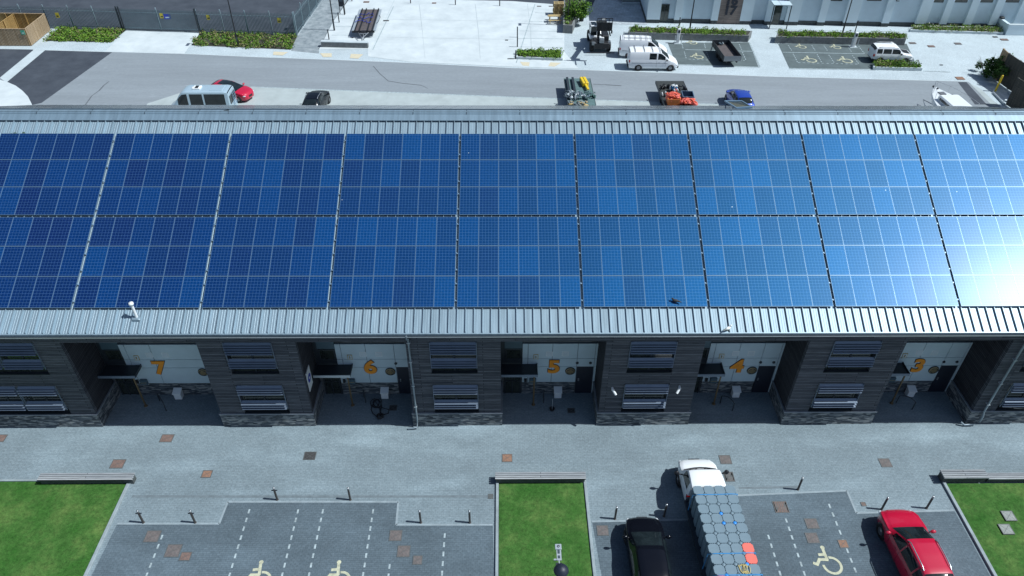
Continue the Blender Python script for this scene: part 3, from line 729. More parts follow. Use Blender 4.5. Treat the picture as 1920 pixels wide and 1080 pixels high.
for k, (a, b) in WINX.items():
    window(a, b, 1.0, 3.16, True, k == 0); window(a, b, 3.95, ZH, False, k == 0)
# entrance bays
for a, b, num in BAYS:
    wx = a+1.17; dx = b-1.08
    if num == '7': dx = b-1.1
    bk = MB()
    bk.box((a, YB+.01, 2.2), (wx, YB+.2, ZH), 'anthracite'); bk.box((wx, YB+.01, 3.93), (b, YB+.2, ZH), 'anthracite')
    bk.box((wx, YB+.05, 0), (b, YB+.2, 3.93), 'wall_rear'); bk.box((a, YB+.05, 0), (wx, YB+.2, 2.2), 'wall_rear')
    bk.build('bay_back_wall', B)
    pl = MB(); pl.box((wx, YB-.03, 0), (dx, YB+.05, .9), 'stone'); pl.build('stone_plinth', B)
    wp = MB()
    xs = [wx, wx+.28, wx+1.6, dx, b-.13, b]
    js = .028
    for (u0, u1) in zip(xs[:-1], xs[1:]):
        for (z0, z1) in ((.93, 2.14), (2.14, 2.76), (2.76, 3.88)):
            if u0 >= dx-.01 and z0 < 1 and u1 <= b-.12: continue
            if u0 >= dx-.01 and u1 > b-.12 and z0 < 1: z0 = .05
            wp.box((u0+js*(u0 > wx), YB-.06, z0+js/2), (u1-js*0, YB-.02, z1-js/2), 'white')
    wp.box((wx+.002, YB-.019, .935), (b-.002, YB+.045, 3.87), 'joint')
    wpo = wp.build('white_cladding', B)
    for vx in (wx+1.45, wx+2.3):
        vt = MB()
        for i in range(6): vt.box((vx-.16, YB-.075, 2.98+i*.05), (vx+.16, YB-.062, 3.0+i*.05), 'white')
        vt.box((vx-.18, YB-.066, 2.95), (vx+.18, YB-.061, 3.29), 'whitebox')
        vt.build('vent_grille', B)
    cx = wx+.72
    sb = MB(); sb.box((cx-.13, YB-.085, 2.75), (cx+.13, YB-.061, 3.1), 'pallet'); sb.box((cx-.10, YB-.09, 2.78), (cx+.10, YB-.086, 3.07), 'white'); sb.tube([(cx, YB-.1, 2.85), (cx, YB-.1, 3.0)], .03, 'pallet', 6); sb.build('alarm_box', B)
    rv = MB(); MX = Matrix.Translation((dx-.32, YB-.06, 1.83)) @ Matrix.Rotation(R(90), 4, 'X')
    rv.lathe([(.0, .09), (.2, .085), (.245, .05), (.25, 0)], 'pallet', 20, MX); rv.lathe([(.17, .095), (.19, .1), (.21, .092)], 'anthracite', 20, MX); rv.lathe([(.245, .06), (.275, .055), (.28, .0)], 'anthracite', 20, MX)
    for i in range(5): rv.box((dx-.32-.15, YB-.165, 1.7+i*.06), (dx-.32+.15, YB-.152, 1.715+i*.06), 'anthracite')
    rv.build('round_vent', B)
    for vx in ((dx+.03, dx+.75) if num not in '6' else (dx+.03,)):
        sv = MB(); sv.lathe([(0, .05), (.07, .05), (.085, 0)], 'anthracite', 12, Matrix.Translation((vx, YB-.06, 2.44)) @ Matrix.Rotation(R(90), 4, 'X')); sv.build('small_vent', B)
    mb = MB(); mb.box((wx+.12, YB-.16, 1.02), (wx+.26, YB-.061, 1.24), 'black'); mb.build('meter_box', B)
    mb = MB(); mb.cbox((wx+.4, YB-.2, .96), (wx+.78, YB-.061, 1.3), 'bluegrey', .02); mb.box((wx+.43, YB-.207, 1.1), (wx+.75, YB-.2, 1.12), 'pallet'); mb.build('meter_box', B)
    d = MB(); d.box((dx+.04, YB-.03, .02), (b-.14, YB+.045, 2.12), 'navy'); dd = d.build('door', B)
    h = MB(); h.cbox((dx+.14, YB-.075, 1.02), (dx+.22, YB-.032, 1.22), 'steel', .01); h.build('handle', dd)
    d = MB(); d.box((a+.19, YB-.02, .02), (wx-.06, YB+.045, 2.15), 'glass')
    for xx in (a+.185, (a+wx)/2, wx-.13): d.box((xx, YB-.05, .0), (xx+.06, YB-.021, 2.17), 'anthracite')
    d.box((a+.245, YB-.05, 1.0), (wx-.13, YB-.021, 1.05), 'anthracite')
    d.build('door', B)
    wn = MB(); wn.box((a+.3, YB-.01, 2.75), (wx-.1, YB+.0, 3.42), 'glass')
    for q in ((a+.25, 2.7, wx-.05, 2.76), (a+.25, 3.41, wx-.05, 3.47), (a+.25, 2.76, a+.31, 3.41), (wx-.11, 2.76, wx-.05, 3.41)): wn.box((q[0], YB-.04, q[1]), (q[2], YB+.005, q[3]), 'anthracite')
    wn.build('window', B)
    gp = MB(); gp.box((a+.2, YB-.03, 3.5), (wx-.02, YB+.008, ZH), 'bluegrey'); gp.build('infill_panel', B)
    for i in range(4):
        u0 = wx+(b-wx)*i/4
        gp = MB(); gp.box((u0+.05, YB-.03, 3.98), (u0+(b-wx)/4-.03, YB+.008, 4.9), 'glass'); gp.build('clerestory_pane', B)
    cn = MB(); c0, c1, zc = a+.01, a+1.98, 2.32; y0, y1 = YB-.98, YB-.07
    cn.box((c0+.04, y0+.04, zc), (c1-.04, y1, zc+.05), 'anthracite')
    cn.box((c0, y0, zc-.04), (c1, y0+.04, zc+.13), 'louvre' if num in '7543' else 'trim'); cn.box((c1-.04, y0+.042, zc-.04), (c1, y1, zc+.13), 'anthracite'); cn.box((c0, y0+.042, zc-.04), (c0+.04, y1, zc+.13), 'anthracite')
    cno = cn.build('canopy', B)
    ps = MB(); ps.tube([(c1-.18, y0+.1, zc), (c1-.18, y0+.1, 0)], .045, 'brass', 8); ps.lathe([(.0,.03),(.1,.03),(.11,0)], 'brass', 10, Matrix.Translation((c1-.18, y0+.1, 0))); ps.build('post', cno)
    # number
    nb_ = text_mesh('number_backing', num, 1.32, 'navy', B, Matrix.Translation((a+2.9, YB-.075, 2.13)) @ UP @ Matrix.Diagonal((1.06, 1, 1, 1)), .07, .012)
    text_mesh('number', num, 1.32, 'orange', B, Matrix.Translation((a+2.9, YB-.10, 2.13)) @ UP @ Matrix.Diagonal((1.06, 1, 1, 1)), .045, .012)
# downpipes
dp = MB(); p0 = FY(793,798,YF-.12); xx = -4.62
dp.tube([(xx, EY-.06, 7.04), (xx, EY-.06, 6.8), (xx, YF-.14, 6.55), (xx, YF-.14, .45), (xx, YF-.3, .15), (xx-.25, YF-.32, .1), (xx-.5, YF-.32, .06)], .048, 'pipe', 10)
for z in (1.6, 3.2, 4.9, 6.2): dp.box((xx-.08, YF-.2, z), (xx+.08, YF+.0, z+.04), 'trim')
dp.build('downpipe', B)
dp = MB(); xx = 25.75
dp.tube([(xx, EY-.06, 7.04), (xx, EY-.06, 6.8), (xx, YF-.14, 6.55), (xx, YF-.14, 1.05), (xx, YF-.24, .8), (xx, YF-.24, .35), (xx-.3, YF-.24, .12), (xx-.75, YF-.24, .1), (xx-.95, YF-.15, .25)], .052, 'pipe', 10)
for z in (1.6, 3.2, 4.9, 6.2): dp.box((xx-.08, YF-.2, z), (xx+.08, YF+.0, z+.04), 'trim')
dp.build('downpipe', B)
# blue wheelchair-parking style plate on the return wall of bay 6, spotlights on the pier between bays 5 and 4
a6 = BAYS[1][0]
sg = MB(); sg.box((a6+.0, YF+.35, 2.25), (a6+.03, YF+1.05, 3.55), 'whitebox'); sgo = sg.build('wall_sign', B)
sg = MB(); sg.lathe([(0,.004),(.24,.004),(.26,0)], 'signblue', 20, Matrix.Translation((a6+.031, YF+.7, 2.95)) @ Matrix.Rotation(R(90), 4, 'Y')); sg.lathe([(0,.004),(.08,.004),(.085,0)], 'whitebox', 14, Matrix.Translation((a6+.036, YF+.7, 2.95)) @ Matrix.Rotation(R(90), 4, 'Y')); sg.build('emblem', sgo)
for q, s in ((FY(1151,735,YF-.2), 1), (FY(1272,732,YF-.2), -1)):
    lt = MB(); lt.tube([(q.x-.07*s, YF, q.z+.1), (q.x-.07*s, YF-.16, q.z+.1)], .06, 'whitebox', 8)
    lt.tube([(q.x-.07*s, YF-.14, q.z+.12), (q.x+.10*s, YF-.34, q.z-.08)], .065, 'whitebox', 10); lt.build('spotlight', B)
# skylight standing open on the rear slope
sk = MB(); c = [FY(1358,188,41.6), FY(1391,188,41.6), FY(1411,200,39.7), FY(1381,202,39.7)]
n = (c[1]-c[0]).cross(c[3]-c[0]).normalized(); n = n if n.z > 0 else -n
def lerp4(u, v): return c[0]*(1-u)*(1-v)+c[1]*u*(1-v)+c[2]*u*v+c[3]*(1-u)*v
t = .07
for (u0, u1, v0, v1) in ((0,1,0,t*1.3),(0,1,1-t*1.3,1),(0,t,t*1.3,1-t*1.3),(1-t,1,t*1.3,1-t*1.3)):
    q = [lerp4(u0,v0), lerp4(u1,v0), lerp4(u1,v1), lerp4(u0,v1)]
    sk.add(q+[p-n*.09 for p in q], [(0,1,2,3),(7,6,5,4),(0,4,5,1),(1,5,6,2),(2,6,7,3),(3,7,4,0)], 'frame')
sko = sk.build('skylight', B); g = MB(); q = [lerp4(t,t)-n*.03, lerp4(1-t,t)-n*.03, lerp4(1-t,1-t)-n*.03, lerp4(t,1-t)-n*.03]; g.add(q+[p-n*.02 for p in q], [(0,1,2,3),(7,6,5,4)], 'glass'); g.build('pane', sko)
g = MB(); g.tube([lerp4(.5,.1)-n*.1, lerp4(.5,.1)+Vector((0,0,-.9))], .03, 'frame', 6); g.tube([lerp4(.05,.1)-n*.1, lerp4(.05,.15)+Vector((0,0,-.8))], .03, 'frame', 6); g.build('stay', sko)

# ================================================================= SOLAR ARRAYS
AX0, AP = -20.652, 6.1204
YP, ZP, SP, LP = 27.25, 7.85, R(27.19), 9.995
PW, PH = .994, 1.638
pf = MB(); fw = .013; th = .045
pf.box((-PW/2, -PH/2, -th), (PW/2, -PH/2+fw, 0), 'frame'); pf.box((-PW/2, PH/2-fw, -th), (PW/2, PH/2, 0), 'frame')
pf.box((-PW/2, -PH/2+fw, -th), (-PW/2+fw*.55, PH/2-fw, 0), 'frame'); pf.box((PW/2-fw*.55, -PH/2+fw, -th), (PW/2, PH/2-fw, 0), 'frame')
ps_ = MB(); ps_.box((-PW/2+fw*.55, -PH/2+fw, -th+.004), (PW/2-fw*.55, PH/2-fw, -.004), 'cells')
panel0 = ps_.build('solar_panel'); frame0 = pf.build('panel_frame'); frame0.parent = panel0
def arr_loc(k, s): return Vector((AX0+AP*(k-1)+AP/2, YP+cos(SP)*s, ZP+sin(SP)*s))
ordn = ['first', 'second', 'third', 'fourth', 'fifth', 'sixth', 'seventh', 'eighth', 'ninth', 'tenth', 'eleventh', 'twelfth']
gaps = [5.037+.04, 0.]
first = True
YYS = (.35, 1.25, 2.0, 2.9, 3.65, 4.55)
rl0 = MB(); rl0.box((-AP/2-.02, -.025, -.10), (AP/2-.08, .025, -.05), 'rail'); rl0 = rl0.build('mounting_rail')
cl0 = MB(); cl0.cbox((-.03, -.035, -.05), (.03, .035, .012), 'frame', .008); cl0 = cl0.build('end_clamp')
for row in range(2):
    for k in range(9):
        nm_ = 'upper' if row == 0 else 'lower'
        pos = {0: 'leftmost', 8: 'rightmost with sun glare', 4: 'middle'}.get(k, ordn[k]+' from the left' if k < 4 else ordn[8-k]+' from the right')
        t = thing('solar_array', f'blue solar array, {pos} in the {nm_} row on the roof', 'solar array', arr_loc(k, gaps[row]), 0, 'solar arrays on the metal roof')
        t.rotation_euler = (SP, 0, 0)
        for i in range(6):
            for j in range(3):
                p = panel0 if first else panel0.copy(); f = frame0 if first else frame0.copy()
                if not first: COL.objects.link(p); COL.objects.link(f); f.parent = p
                first = False
                p.parent = t; p.location = ((i-2.5)*1.0, PH/2+.005+j*1.655, 0)
        for n_, yy in enumerate(YYS):
            for src, xx in ((rl0, 0), (cl0, AP/2-.03)):
                c = src if (row, k, n_) == (0, 0, 0) else src.copy()
                if c is not src: COL.objects.link(c)
                c.parent = t; c.location = (xx, yy, 0)
# ================================================================= VEHICLES
def interp(x, ks, i):
    if x <= ks[0][0]: return ks[0][i]
    for a, b in zip(ks[:-1], ks[1:]):
        if x <= b[0]:
            t = (x-a[0])/(b[0]-a[0]+1e-9); return a[i]+(b[i]-a[i])*t
    return ks[-1][i]
def vehicle(name, label, cat, loc, rz_, keys, paint, ws, rw, sides, wheels, wr=.33, roof=None, mirror=True, group=None, rails=False, dark_lower=False, lights=True, glass_roof=None, hw_front=None):
    """keys: (x, half width, half roof width, z bottom, z belt, z top) from the tail to the nose.
    ws, rw: x ranges of windscreen and rear window; sides: x ranges of the side windows; wheels: axle x"""
    t = thing(name, label, cat, loc, rz_, group)
    xs = set(k[0] for k in keys)
    for r in [ws, rw]+list(sides):
        if r: xs.update(r)
    xs = sorted(xs); X = []
    for a, b in zip(xs[:-1], xs[1:]):
        n = max(1, int((b-a)/.12)); X += [a+(b-a)*i/n for i in range(n)]
    X.append(xs[-1])
    def sec(x):
        hw, ht, zb, ze, zt = [interp(x, keys, i) for i in range(1, 6)]
        p = [(0, zb), (hw*.86, zb), (hw*.955, zb+.06), (hw*.99, zb+.22*(ze-zb)+.05), (hw, zb+.55*(ze-zb)), (hw*.99, ze-.10*(ze-zb)-.02), (hw*.965, ze)]
        top = (ht, zt-.045*min(1, (zt-ze)/.3+.35)); a = p[-1]
        # greenhouse flank bows slightly outward
        for f in (.08, .34, .62, .9): p.append((a[0]+(top[0]+.015-a[0])*f+.02*sin(pi*f), a[1]+(top[1]-.02-a[1])*f))
        p.append((ht-.01, top[1])); p.append((ht*.86, zt-.012)); p.append((ht*.5, zt+.006)); p.append((0, zt+.012))
        return p
    groups = {'body': MB(), 'windscreen': MB(), 'rear_window': MB(), 'side_window': MB(), 'roof': MB(), 'bumper': MB()}
    S = [sec(x) for x in X]; n = len(S[0])
    xr0, xr1 = (rw[1] if rw else X[0]), (ws[0] if ws else X[-1])
    for i in range(len(X)-1):
        xm = (X[i]+X[i+1])/2
        for j in range(n-1):
            for sg in (1, -1):
                q = [(X[i], S[i][j][0]*sg, S[i][j][1]), (X[i+1], S[i+1][j][0]*sg, S[i+1][j][1]), (X[i+1], S[i+1][j+1][0]*sg, S[i+1][j+1][1]), (X[i], S[i][j+1][0]*sg, S[i][j+1][1])]
                g, m = 'body', paint
                if j <= 2 and dark_lower: g, m = 'bumper', 'black'
                if j >= 10:
                    if ws and ws[0] < xm < ws[1] and j >= 11: g, m = 'windscreen', 'carglass'
                    elif rw and rw[0] < xm < rw[1] and j >= 11: g, m = 'rear_window', 'carglass'
                    elif xr0 < xm < xr1 and j >= 11: g, m = 'roof', (roof or paint)
                elif 7 <= j <= 9 and any(a < xm < b for a, b in sides):
                    kk_ = [a < xm < b for a, b in sides].index(True); g, m = 'side_window%d%s' % (kk_, sg), 'carglass'; groups.setdefault(g, MB())
                if glass_roof and j >= 12 and glass_roof[0] < xm < glass_roof[1]: g, m = 'roof', 'carglass'
                groups[g].add(q, [(0, 1, 2, 3) if sg < 0 else (3, 2, 1, 0)], m, True)
    for x, s, sg in ((X[0], S[0], 1), (X[-1], S[-1], -1)):
        ring = [(x, y, z) for y, z in s]+[(x, -y, z) for y, z in reversed(s[1:-1])]
        groups['body'].add(ring, [tuple(range(len(ring))) if sg < 0 else tuple(reversed(range(len(ring))))], paint)
    objs = {}
    for g, mb in groups.items():
        if mb.v:
            o = mb.build('side_window' if g.startswith('side') else g, t); objs[g] = o
            import bmesh
            bm = bmesh.new(); bm.from_mesh(o.data); bmesh.ops.remove_doubles(bm, verts=bm.verts, dist=.0005); bmesh.ops.recalc_face_normals(bm, faces=bm.faces); bm.to_mesh(o.data); bm.free()
    if False:   # normals must face out
        pass
    # shut lines, sills
    def hwat(x): return interp(x, keys, 1)
    for ax in wheels:
        for sg in (1, -1):
            y = hwat(ax)*sg
            ar = MB(); MX = Matrix.Translation((ax, y*.992, wr)) @ Matrix.Rotation(R(-90*sg), 4, 'X')
            ar.lathe([(0, .0), (wr*1.14, 0), (wr*1.16, -.3)], 'black', 20, MX); ar.build('wheel_arch', t)
            wh = MB(); MX = Matrix.Translation((ax, y-sg*.20, wr)) @ Matrix.Rotation(R(-90*sg), 4, 'X')
            wh.lathe([(wr*.55, .225), (wr*.72, .235), (wr*.93, .225), (wr, .18), (wr, .03), (wr*.9, 0)], 'rubber', 22, MX); w_ = wh.build('wheel', t)
            rm = MB(); rm.lathe([(0, .22), (wr*.16, .225), (wr*.2, .20), (wr*.5, .195), (wr*.6, .228), (wr*.63, .21)], 'rim', 18, MX)
            rm.build('rim', w_)
    zt = lambda x: interp(x, keys, 5); zb_ = lambda x: interp(x, keys, 4)
    if mirror and ws:
        for sg in (1, -1):
            mx = ws[1]-.28 if ws[1]-ws[0] > .5 else ws[0]+.1; hy = hwat(mx)
            mm = MB(); mm.blob((mx, sg*(hy+.12), zb_(mx)+.09), (.085, .14, .095), paint if paint != 'p_white' else 'black', 10, 6, 0); mm.tube([(mx+.02, sg*(hy-.06), zb_(mx)+.02), (mx, sg*(hy+.08), zb_(mx)+.07)], .03, 'black', 6); mm.build('wing_mirror', t)
    X0, X1 = X[0], X[-1]
    if lights:
        for sg in (1, -1):
            lx = X1-.30; hy = interp(lx, keys, 1)
            hl = MB(); z0 = interp(lx, keys, 4)-.02
            hl.blob((lx+.02, sg*(hy-.10), z0-.13), (.22, .115, .06), 'lens', 10, 6, 0); hl.build('headlight', t)
            tx = X0+.06; hy = interp(tx, keys, 1); tl = MB(); z0 = interp(tx, keys, 4)
            tl.cbox((tx-.08, min(sg*(hy-.2), sg*(hy+.0)), z0-.28), (tx+.06, max(sg*(hy-.2), sg*(hy+.0)), z0-.02), 'redlens', .02); tl.build('tail_light', t)
    if rails:
        for sg in (1, -1):
            pts = []; a, b = xr0+.15, xr1-.1
            for k in range(9):
                x = a+(b-a)*k/8; pts.append((x, sg*(interp(x, keys, 2)-.03), zt(x)+(.055 if 0 < k < 8 else -.02)))
            rl_ = MB(); rl_.tube(pts, .028, 'steel', 6); rl_.build('roof_rail', t)
    gl = MB(); gx = X1+.004; hw = interp(X1, keys, 1)*.7; gl.cbox((gx-.05, -hw*.8, keys[-1][3]+.12), (gx+.012, hw*.8, keys[-1][3]+.30), 'black', .01); gl.build('grille', t)
    # door shut lines along the flank
    sh = MB()
    for a, b in sides:
        for sg in (1, -1):
            hy = hwat(b)*sg; z0, z1 = interp(b, keys, 3)+.12, zb_(b)
            sh.tube([(b+.03, hy*1.0, z0+.1), (b+.03, hy*1.002, (z0+z1)/2), (b+.03, hy*.985, z1-.03)], .006, 'black', 4)
            sh.cbox((a+.12, min(hy, hy*1.012), z1-.16), (a+.30, max(hy, hy*1.012), z1-.13), paint, .004)
    sh.build('door_trim', t)
    return t
def car_keys(L, w, belt, top, hood, kind='hatch'):
    h = L/2
    # tail -> nose
    return [(-h, w*.72, w*.55, .38, belt*.80, belt*.84), (-h+.07, w*.86, w*.62, .28, belt*.93, belt*1.0), (-h+.25, w*.95, w*.64, .22, belt, belt+.12),
            (-h+.62, w*.99, w*.66, .2, belt, top-.10), (-h+.95, w, w*.68, .2, belt, top-.025), (-.6, w, w*.70, .2, belt*.985, top), (-.05, w, w*.69, .2, belt*.97, top-.015), (.2, w, w*.68, .2, belt*.96, top-.07),
            (1.14, w*.99, w*.80, .2, hood+.02, hood+.075), (1.3, w*.985, w*.78, .2, hood, hood+.045), (h-.55, w*.95, w*.72, .21, hood-.06, hood-.015),
            (h-.28, w*.87, w*.62, .23, hood-.15, hood-.09), (h-.12, w*.74, w*.52, .26, hood-.26, hood-.19), (h-.03, w*.60, w*.42, .3, hood-.38, hood-.33), (h, w*.5, w*.35, .34, hood-.46, hood-.42)]
k = car_keys(4.72, .93, 1.08, 1.70, 1.04)
red = vehicle('parked_car', 'glossy red estate car with pale roof rails parked nose in beside the sloping lawn', 'car', (18.66, 18.34, 0), R(91.2), k, 'p_red', (.2, 1.12), (-2.1, -1.5), [(-1.95, -1.2), (-1.12, -.12), (-.04, .75)], (-1.4, 1.42), .36, rails=True)
k = car_keys(4.35, .88, .98, 1.48, .96)
blk = vehicle('parked_car', 'black hatchback parked nose in between the middle lawn and the loaded truck', 'car', (6.52, 18.22, 0), R(89.8), k, 'p_black', (.2, 1.12), (-1.9, -1.35), [(-1.7, -1.0), (-.93, -.08), (0, .7)], (-1.3, 1.33), .32)

# flatbed truck
TR = thing('flatbed_truck', 'white cab flatbed truck nose out onto the paving, loaded with grey pontoon floats', 'truck', (9.68, 21.0, 0), R(91.0))
kk = [(.16, .93, .80, .55, 1.22, 1.88), (.2, .95, .81, .5, 1.25, 1.96), (.6, .955, .79, .5, 1.25, 1.98), (1.05, .95, .76, .5, 1.23, 1.93), (1.2, .95, .75, .5, 1.22, 1.86),
      (1.64, .94, .84, .45, 1.18, 1.27), (2.0, .93, .80, .42, 1.11, 1.19), (2.3, .86, .72, .42, .98, 1.06), (2.5, .76, .62, .42, .84, .92), (2.62, .62, .5, .45, .66, .74), (2.66, .5, .4, .48, .58, .64)]
cab = vehicle('tmp', 'tmp', 'truck', (0,0,0), 0, kk, 'p_white', (1.16, 1.62), None, [(.45, 1.3)], (1.75,), .36, mirror=False, lights=True)
for c in kids(cab): c.parent = TR
bpy.data.objects.remove(cab)
for sg in (1, -1):
    mm = MB(); mm.tube([(1.35, sg*.9, 1.25), (1.35, sg*1.12, 1.33)], .035, 'black', 6); mm.blob((1.36, sg*1.22, 1.38), (.09, .13, .15), 'black', 10, 6, 0); mm.build('wing_mirror', TR)
wp = MB(); wp.extx([(0,0)]*0 or [(0,0),(0,.01),(.01,0)], 0, .01, 'black') if False else None
wp.tube([(1.62, -.78, 1.28), (1.70, -.3, 1.295), (1.72, 0, 1.295), (1.70, .3, 1.295), (1.62, .78, 1.28)], .04, 'black', 6); wp.tube([(1.68, .1, 1.30), (1.42, .5, 1.60)], .014, 'black', 5); wp.tube([(1.68, -.55, 1.30), (1.42, -.1, 1.60)], .014, 'black', 5); wp.build('wiper', TR)
bd = MB(); bd.box((-7.2, -1.04, .84), (.10, 1.04, .96), 'anthracite'); bd.box((-7.0, -.42, .5), (.6, -.3, .84), 'black'); bd.box((-7.0, .3, .5), (.6, .42, .84), 'black')
bd.cbox((.06, -1.0, .961), (.10, 1.0, 1.2), 'p_grey', .01)
for xx in (-6.4, -5, -3.6, -2.2, -.9): bd.box((xx, -1.03, .72), (xx+.08, 1.03, .839), 'black')
bd.build('flatbed', TR)
ht = MB()
for sg in (1, -1): ht.tube([(.12, sg*.5, 1.2), (.12, sg*.5, 1.85)], .02, 'black', 6)
ht.tube([(.12, -.8, 1.86), (.12, .8, 1.86)], .025, 'p_grey', 6); ht.build('headboard', TR)
for ax in (-4.4,):
    for sg in (1, -1):
        wh = MB(); MX = Matrix.Translation((ax, sg*.66, .38)) @ Matrix.Rotation(R(-90*sg), 4, 'X')
        wh.lathe([(.2, .3), (.36, .3), (.38, .26), (.38, 0), (.2, 0)], 'rubber', 20, MX); wq = wh.build('wheel', TR); rm = MB(); rm.lathe([(0, .22), (.1, .24), (.2, .28)], 'rim', 14, MX); rm.build('rim', wq)
# floats: 0.5 m cubes with scalloped rims
def float_mesh(m):
    mb = MB(); n = 100; s = .25
    def ring(sc_, z, wav=1.):
        out = []
        for i in range(n):
            t = 2*pi*(i+.5)/n; c, q = cos(t), sin(t)
            r = min(1/max(abs(c), abs(q)), 1.56/(abs(c)+abs(q)))          # square with cut corners
            r *= .985+.042*wav*cos(20*t)
            out.append((r*c*s*sc_, r*q*s*sc_, z))
        return out
    zs = [(.96, 0), (1.0, .03), (1.0, .36), (.965, .385), (.93, .392)]
    vs = [];
    for sc_, z in zs: vs += ring(sc_, z)
    fs = []
    for i in range(len(zs)-1):
        for k in range(n): fs.append((i*n+k, i*n+(k+1)%n, (i+1)*n+(k+1)%n, (i+1)*n+k))
    fs.append(tuple(range(4*n, 5*n))); fs.append(tuple(reversed(range(n))))
    mb.add(vs, fs, m, False)
    for a in (0, 90, 180, 270):
        mb.box((.1, -.04, .17), (.262, .04, .21), m, zrot(R(a+45)))
    return mb
fg = float_mesh('float').build('float_cube'); fc = float_mesh('coral').build('float_cube')
def pin_mesh(m):
    mb = MB(); mb.lathe([(0, .012), (.07, .012), (.08, .0), (.08, -.03), (.05, -.2)], m, 12); return mb
pg = pin_mesh('float').build('connecting_pin'); pb = pin_mesh('bluepin').build('connecting_pin')
used = set()
def inst(src, name_src):
    if src.name not in used: used.add(src.name); return src
    c = src.copy(); COL.objects.link(c); return c
th_ = R(91.0); fx = Vector((cos(th_), sin(th_), 0)); fy = Vector((-sin(th_), cos(th_), 0))    # truck forward, truck left
org = Vector((9.68, 21.0, 0))
nrow = 13
coralset = {(6, 3), (7, 3), (9, 0)}
bluepins = {(2, 1), (3, 1), (3, 2), (7, 2), (8, 0)}
for r in range(nrow):
    for c in range(4):
        for lay in (0, 1, 2):
            p = org + fx*(-.20-.5*r) + fy*(.75-.5*c-.12) + Vector((0, 0, .962+.40*lay-.0))
            coral = lay == 2 and (r, c) in coralset
            if lay < 2 and c not in (0, 3): continue          # hidden inside the stack
            o = inst(fc if coral or (lay < 2 and r == 9 and c == 0) else fg, '')
            o.location = p; o.rotation_euler = (0, 0, th_+R(random.uniform(-1.2, 1.2)))
            cn = ('leftmost of its row', 'second from the left', 'third from the left', 'rightmost of its row')[c]
            if lay == 2:
                cl = 'coral red' if coral else 'grey'
                tag(o, f'{cl} pontoon cube, {ordn[r] if r < 12 else "thirteenth"} row behind the truck cab, {cn}', 'pontoon cube', 'pontoon cubes on the truck')
            else:
                tag(o, 'dark scalloped pontoon cube under the top layer of the truck load', 'pontoon cube', 'pontoon cubes under the top layer of the truck')
            if lay == 2 and c < 3 and r < nrow-1:
                q = inst(pb if (r, c) in bluepins else pg, ''); q.parent = o; q.location = (-.25, -.25, .385)
zt = .962+.4*3+.0
for i, (r, wob) in enumerate(((1, .0), (7, .05), (9, .1))):
    st = MB(); a = org + fx*(-.20-.5*r+.25) ; pts = []
    for s_ in range(9):
        f = s_/8; pts.append(a+fy*(.93-2.0*f-.02)+Vector((0, 0, zt+.0+.006*sin(f*9))))
    pts = [a+fy*.98+Vector((0, 0, .95))]+[a+fy*.95+Vector((0,0,zt-.02))]+pts[1:-1]+[a-fy*1.13+Vector((0,0,zt-.02))]+[a-fy*1.14+Vector((0, 0, .95))]
    st.tube(pts, .022, 'strap', 5)
    tag(st.build('ratchet_strap'), f'light blue strap over the pontoon cubes, {("nearest the cab", "beside the two coral cubes", "farthest from the cab")[i]}', 'strap', 'blue straps over the truck load')
rp = MB(); a = org+fx*(-.20-.5*8)+fy*(-.42)
pts = []
for i in range(80):
    t_ = i/80*2*pi*4; pts.append(a+Vector((.13*cos(t_)*(1+.4*sin(i*.7))+.1*sin(i*.11), .2*sin(t_)+.06*cos(i*.9), zt+.02+.02*(i % 7)/7)))
rp.tube(pts, .013, 'rope', 5); tag(rp.build('rope_coil'), 'yellow rope coil tangled on top of the grey pontoon cubes', 'rope')

# vans, cars behind
vk = [(-2.58, .86, .72, .35, 1.1, 1.80), (-2.54, .93, .78, .28, 1.15, 1.92), (-2.2, .95, .79, .22, 1.15, 1.97), (-.5, .96, .80, .22, 1.15, 1.98), (.55, .96, .79, .22, 1.15, 1.95), (.72, .96, .77, .22, 1.14, 1.90),
      (1.58, .955, .84, .22, 1.10, 1.24), (1.75, .94, .80, .22, 1.06, 1.15), (2.15, .90, .7, .24, .92, 1.0), (2.42, .80, .58, .26, .74, .82), (2.56, .66, .45, .3, .58, .66), (2.6, .55, .4, .34, .5, .56)]
van = vehicle('parked_van', 'white van with three bars on its roof and one dark side window, nearest the road', 'van', (15.62, 74.95, 0), R(-1.5), vk, 'p_white', (.70, 1.56), (-2.56, -2.5), [(-.52, .22), (.36, 1.15)], (-1.55, 1.75), .34, dark_lower=False, group='white vans side by side')
van2 = vehicle('parked_van', 'white van with a ladder rack on its roof, half hidden behind the other van', 'van', (15.1, 78.1, 0), R(-5), vk, 'p_white', (.70, 1.56), (-2.56, -2.5), [(.36, 1.15)], (-1.55, 1.75), .34, group='white vans side by side')
for xx in (-2.0, -1.05, -.2, .55):
    b = MB(); b.tube([(xx, -.76, 1.93), (xx, -.74, 2.05), (xx, .74, 2.05), (xx, .76, 1.93)], .028, 'black', 6); b.build('roof_bar', van)
rk = MB()
for xx in (-2.2, -1.6, -1.0, -.4, .2, .7): rk.tube([(xx, -.76, 1.93), (xx, -.76, 2.12), (xx, .76, 2.12), (xx, .76, 1.93)], .025, 'p_grey', 6)
for yy in (-.76, .76): rk.tube([(-2.25, yy, 2.22), (.8, yy, 2.22)], .022, 'p_grey', 6); rk.tube([(-2.25, yy, 2.12), (.8, yy, 2.12)], .02, 'p_grey', 6)
rk.build('roof_rack', van2)
for v in (van, van2):
    for sg in (1, -1):
        b = MB(); b.box((-2.3, .955*sg-.006, .82), (1.4, .955*sg+.012, .86), 'p_grey'); b.build('rub_strip', v)
    b = MB(); b.cbox((2.3, -.72, .28), (2.62, .72, .52), 'black', .05); b.build('bumper', v)
    b = MB(); b.cbox((-2.66, -.85, .3), (-2.5, .85, .5), 'black', .04); b.build('bumper', v)
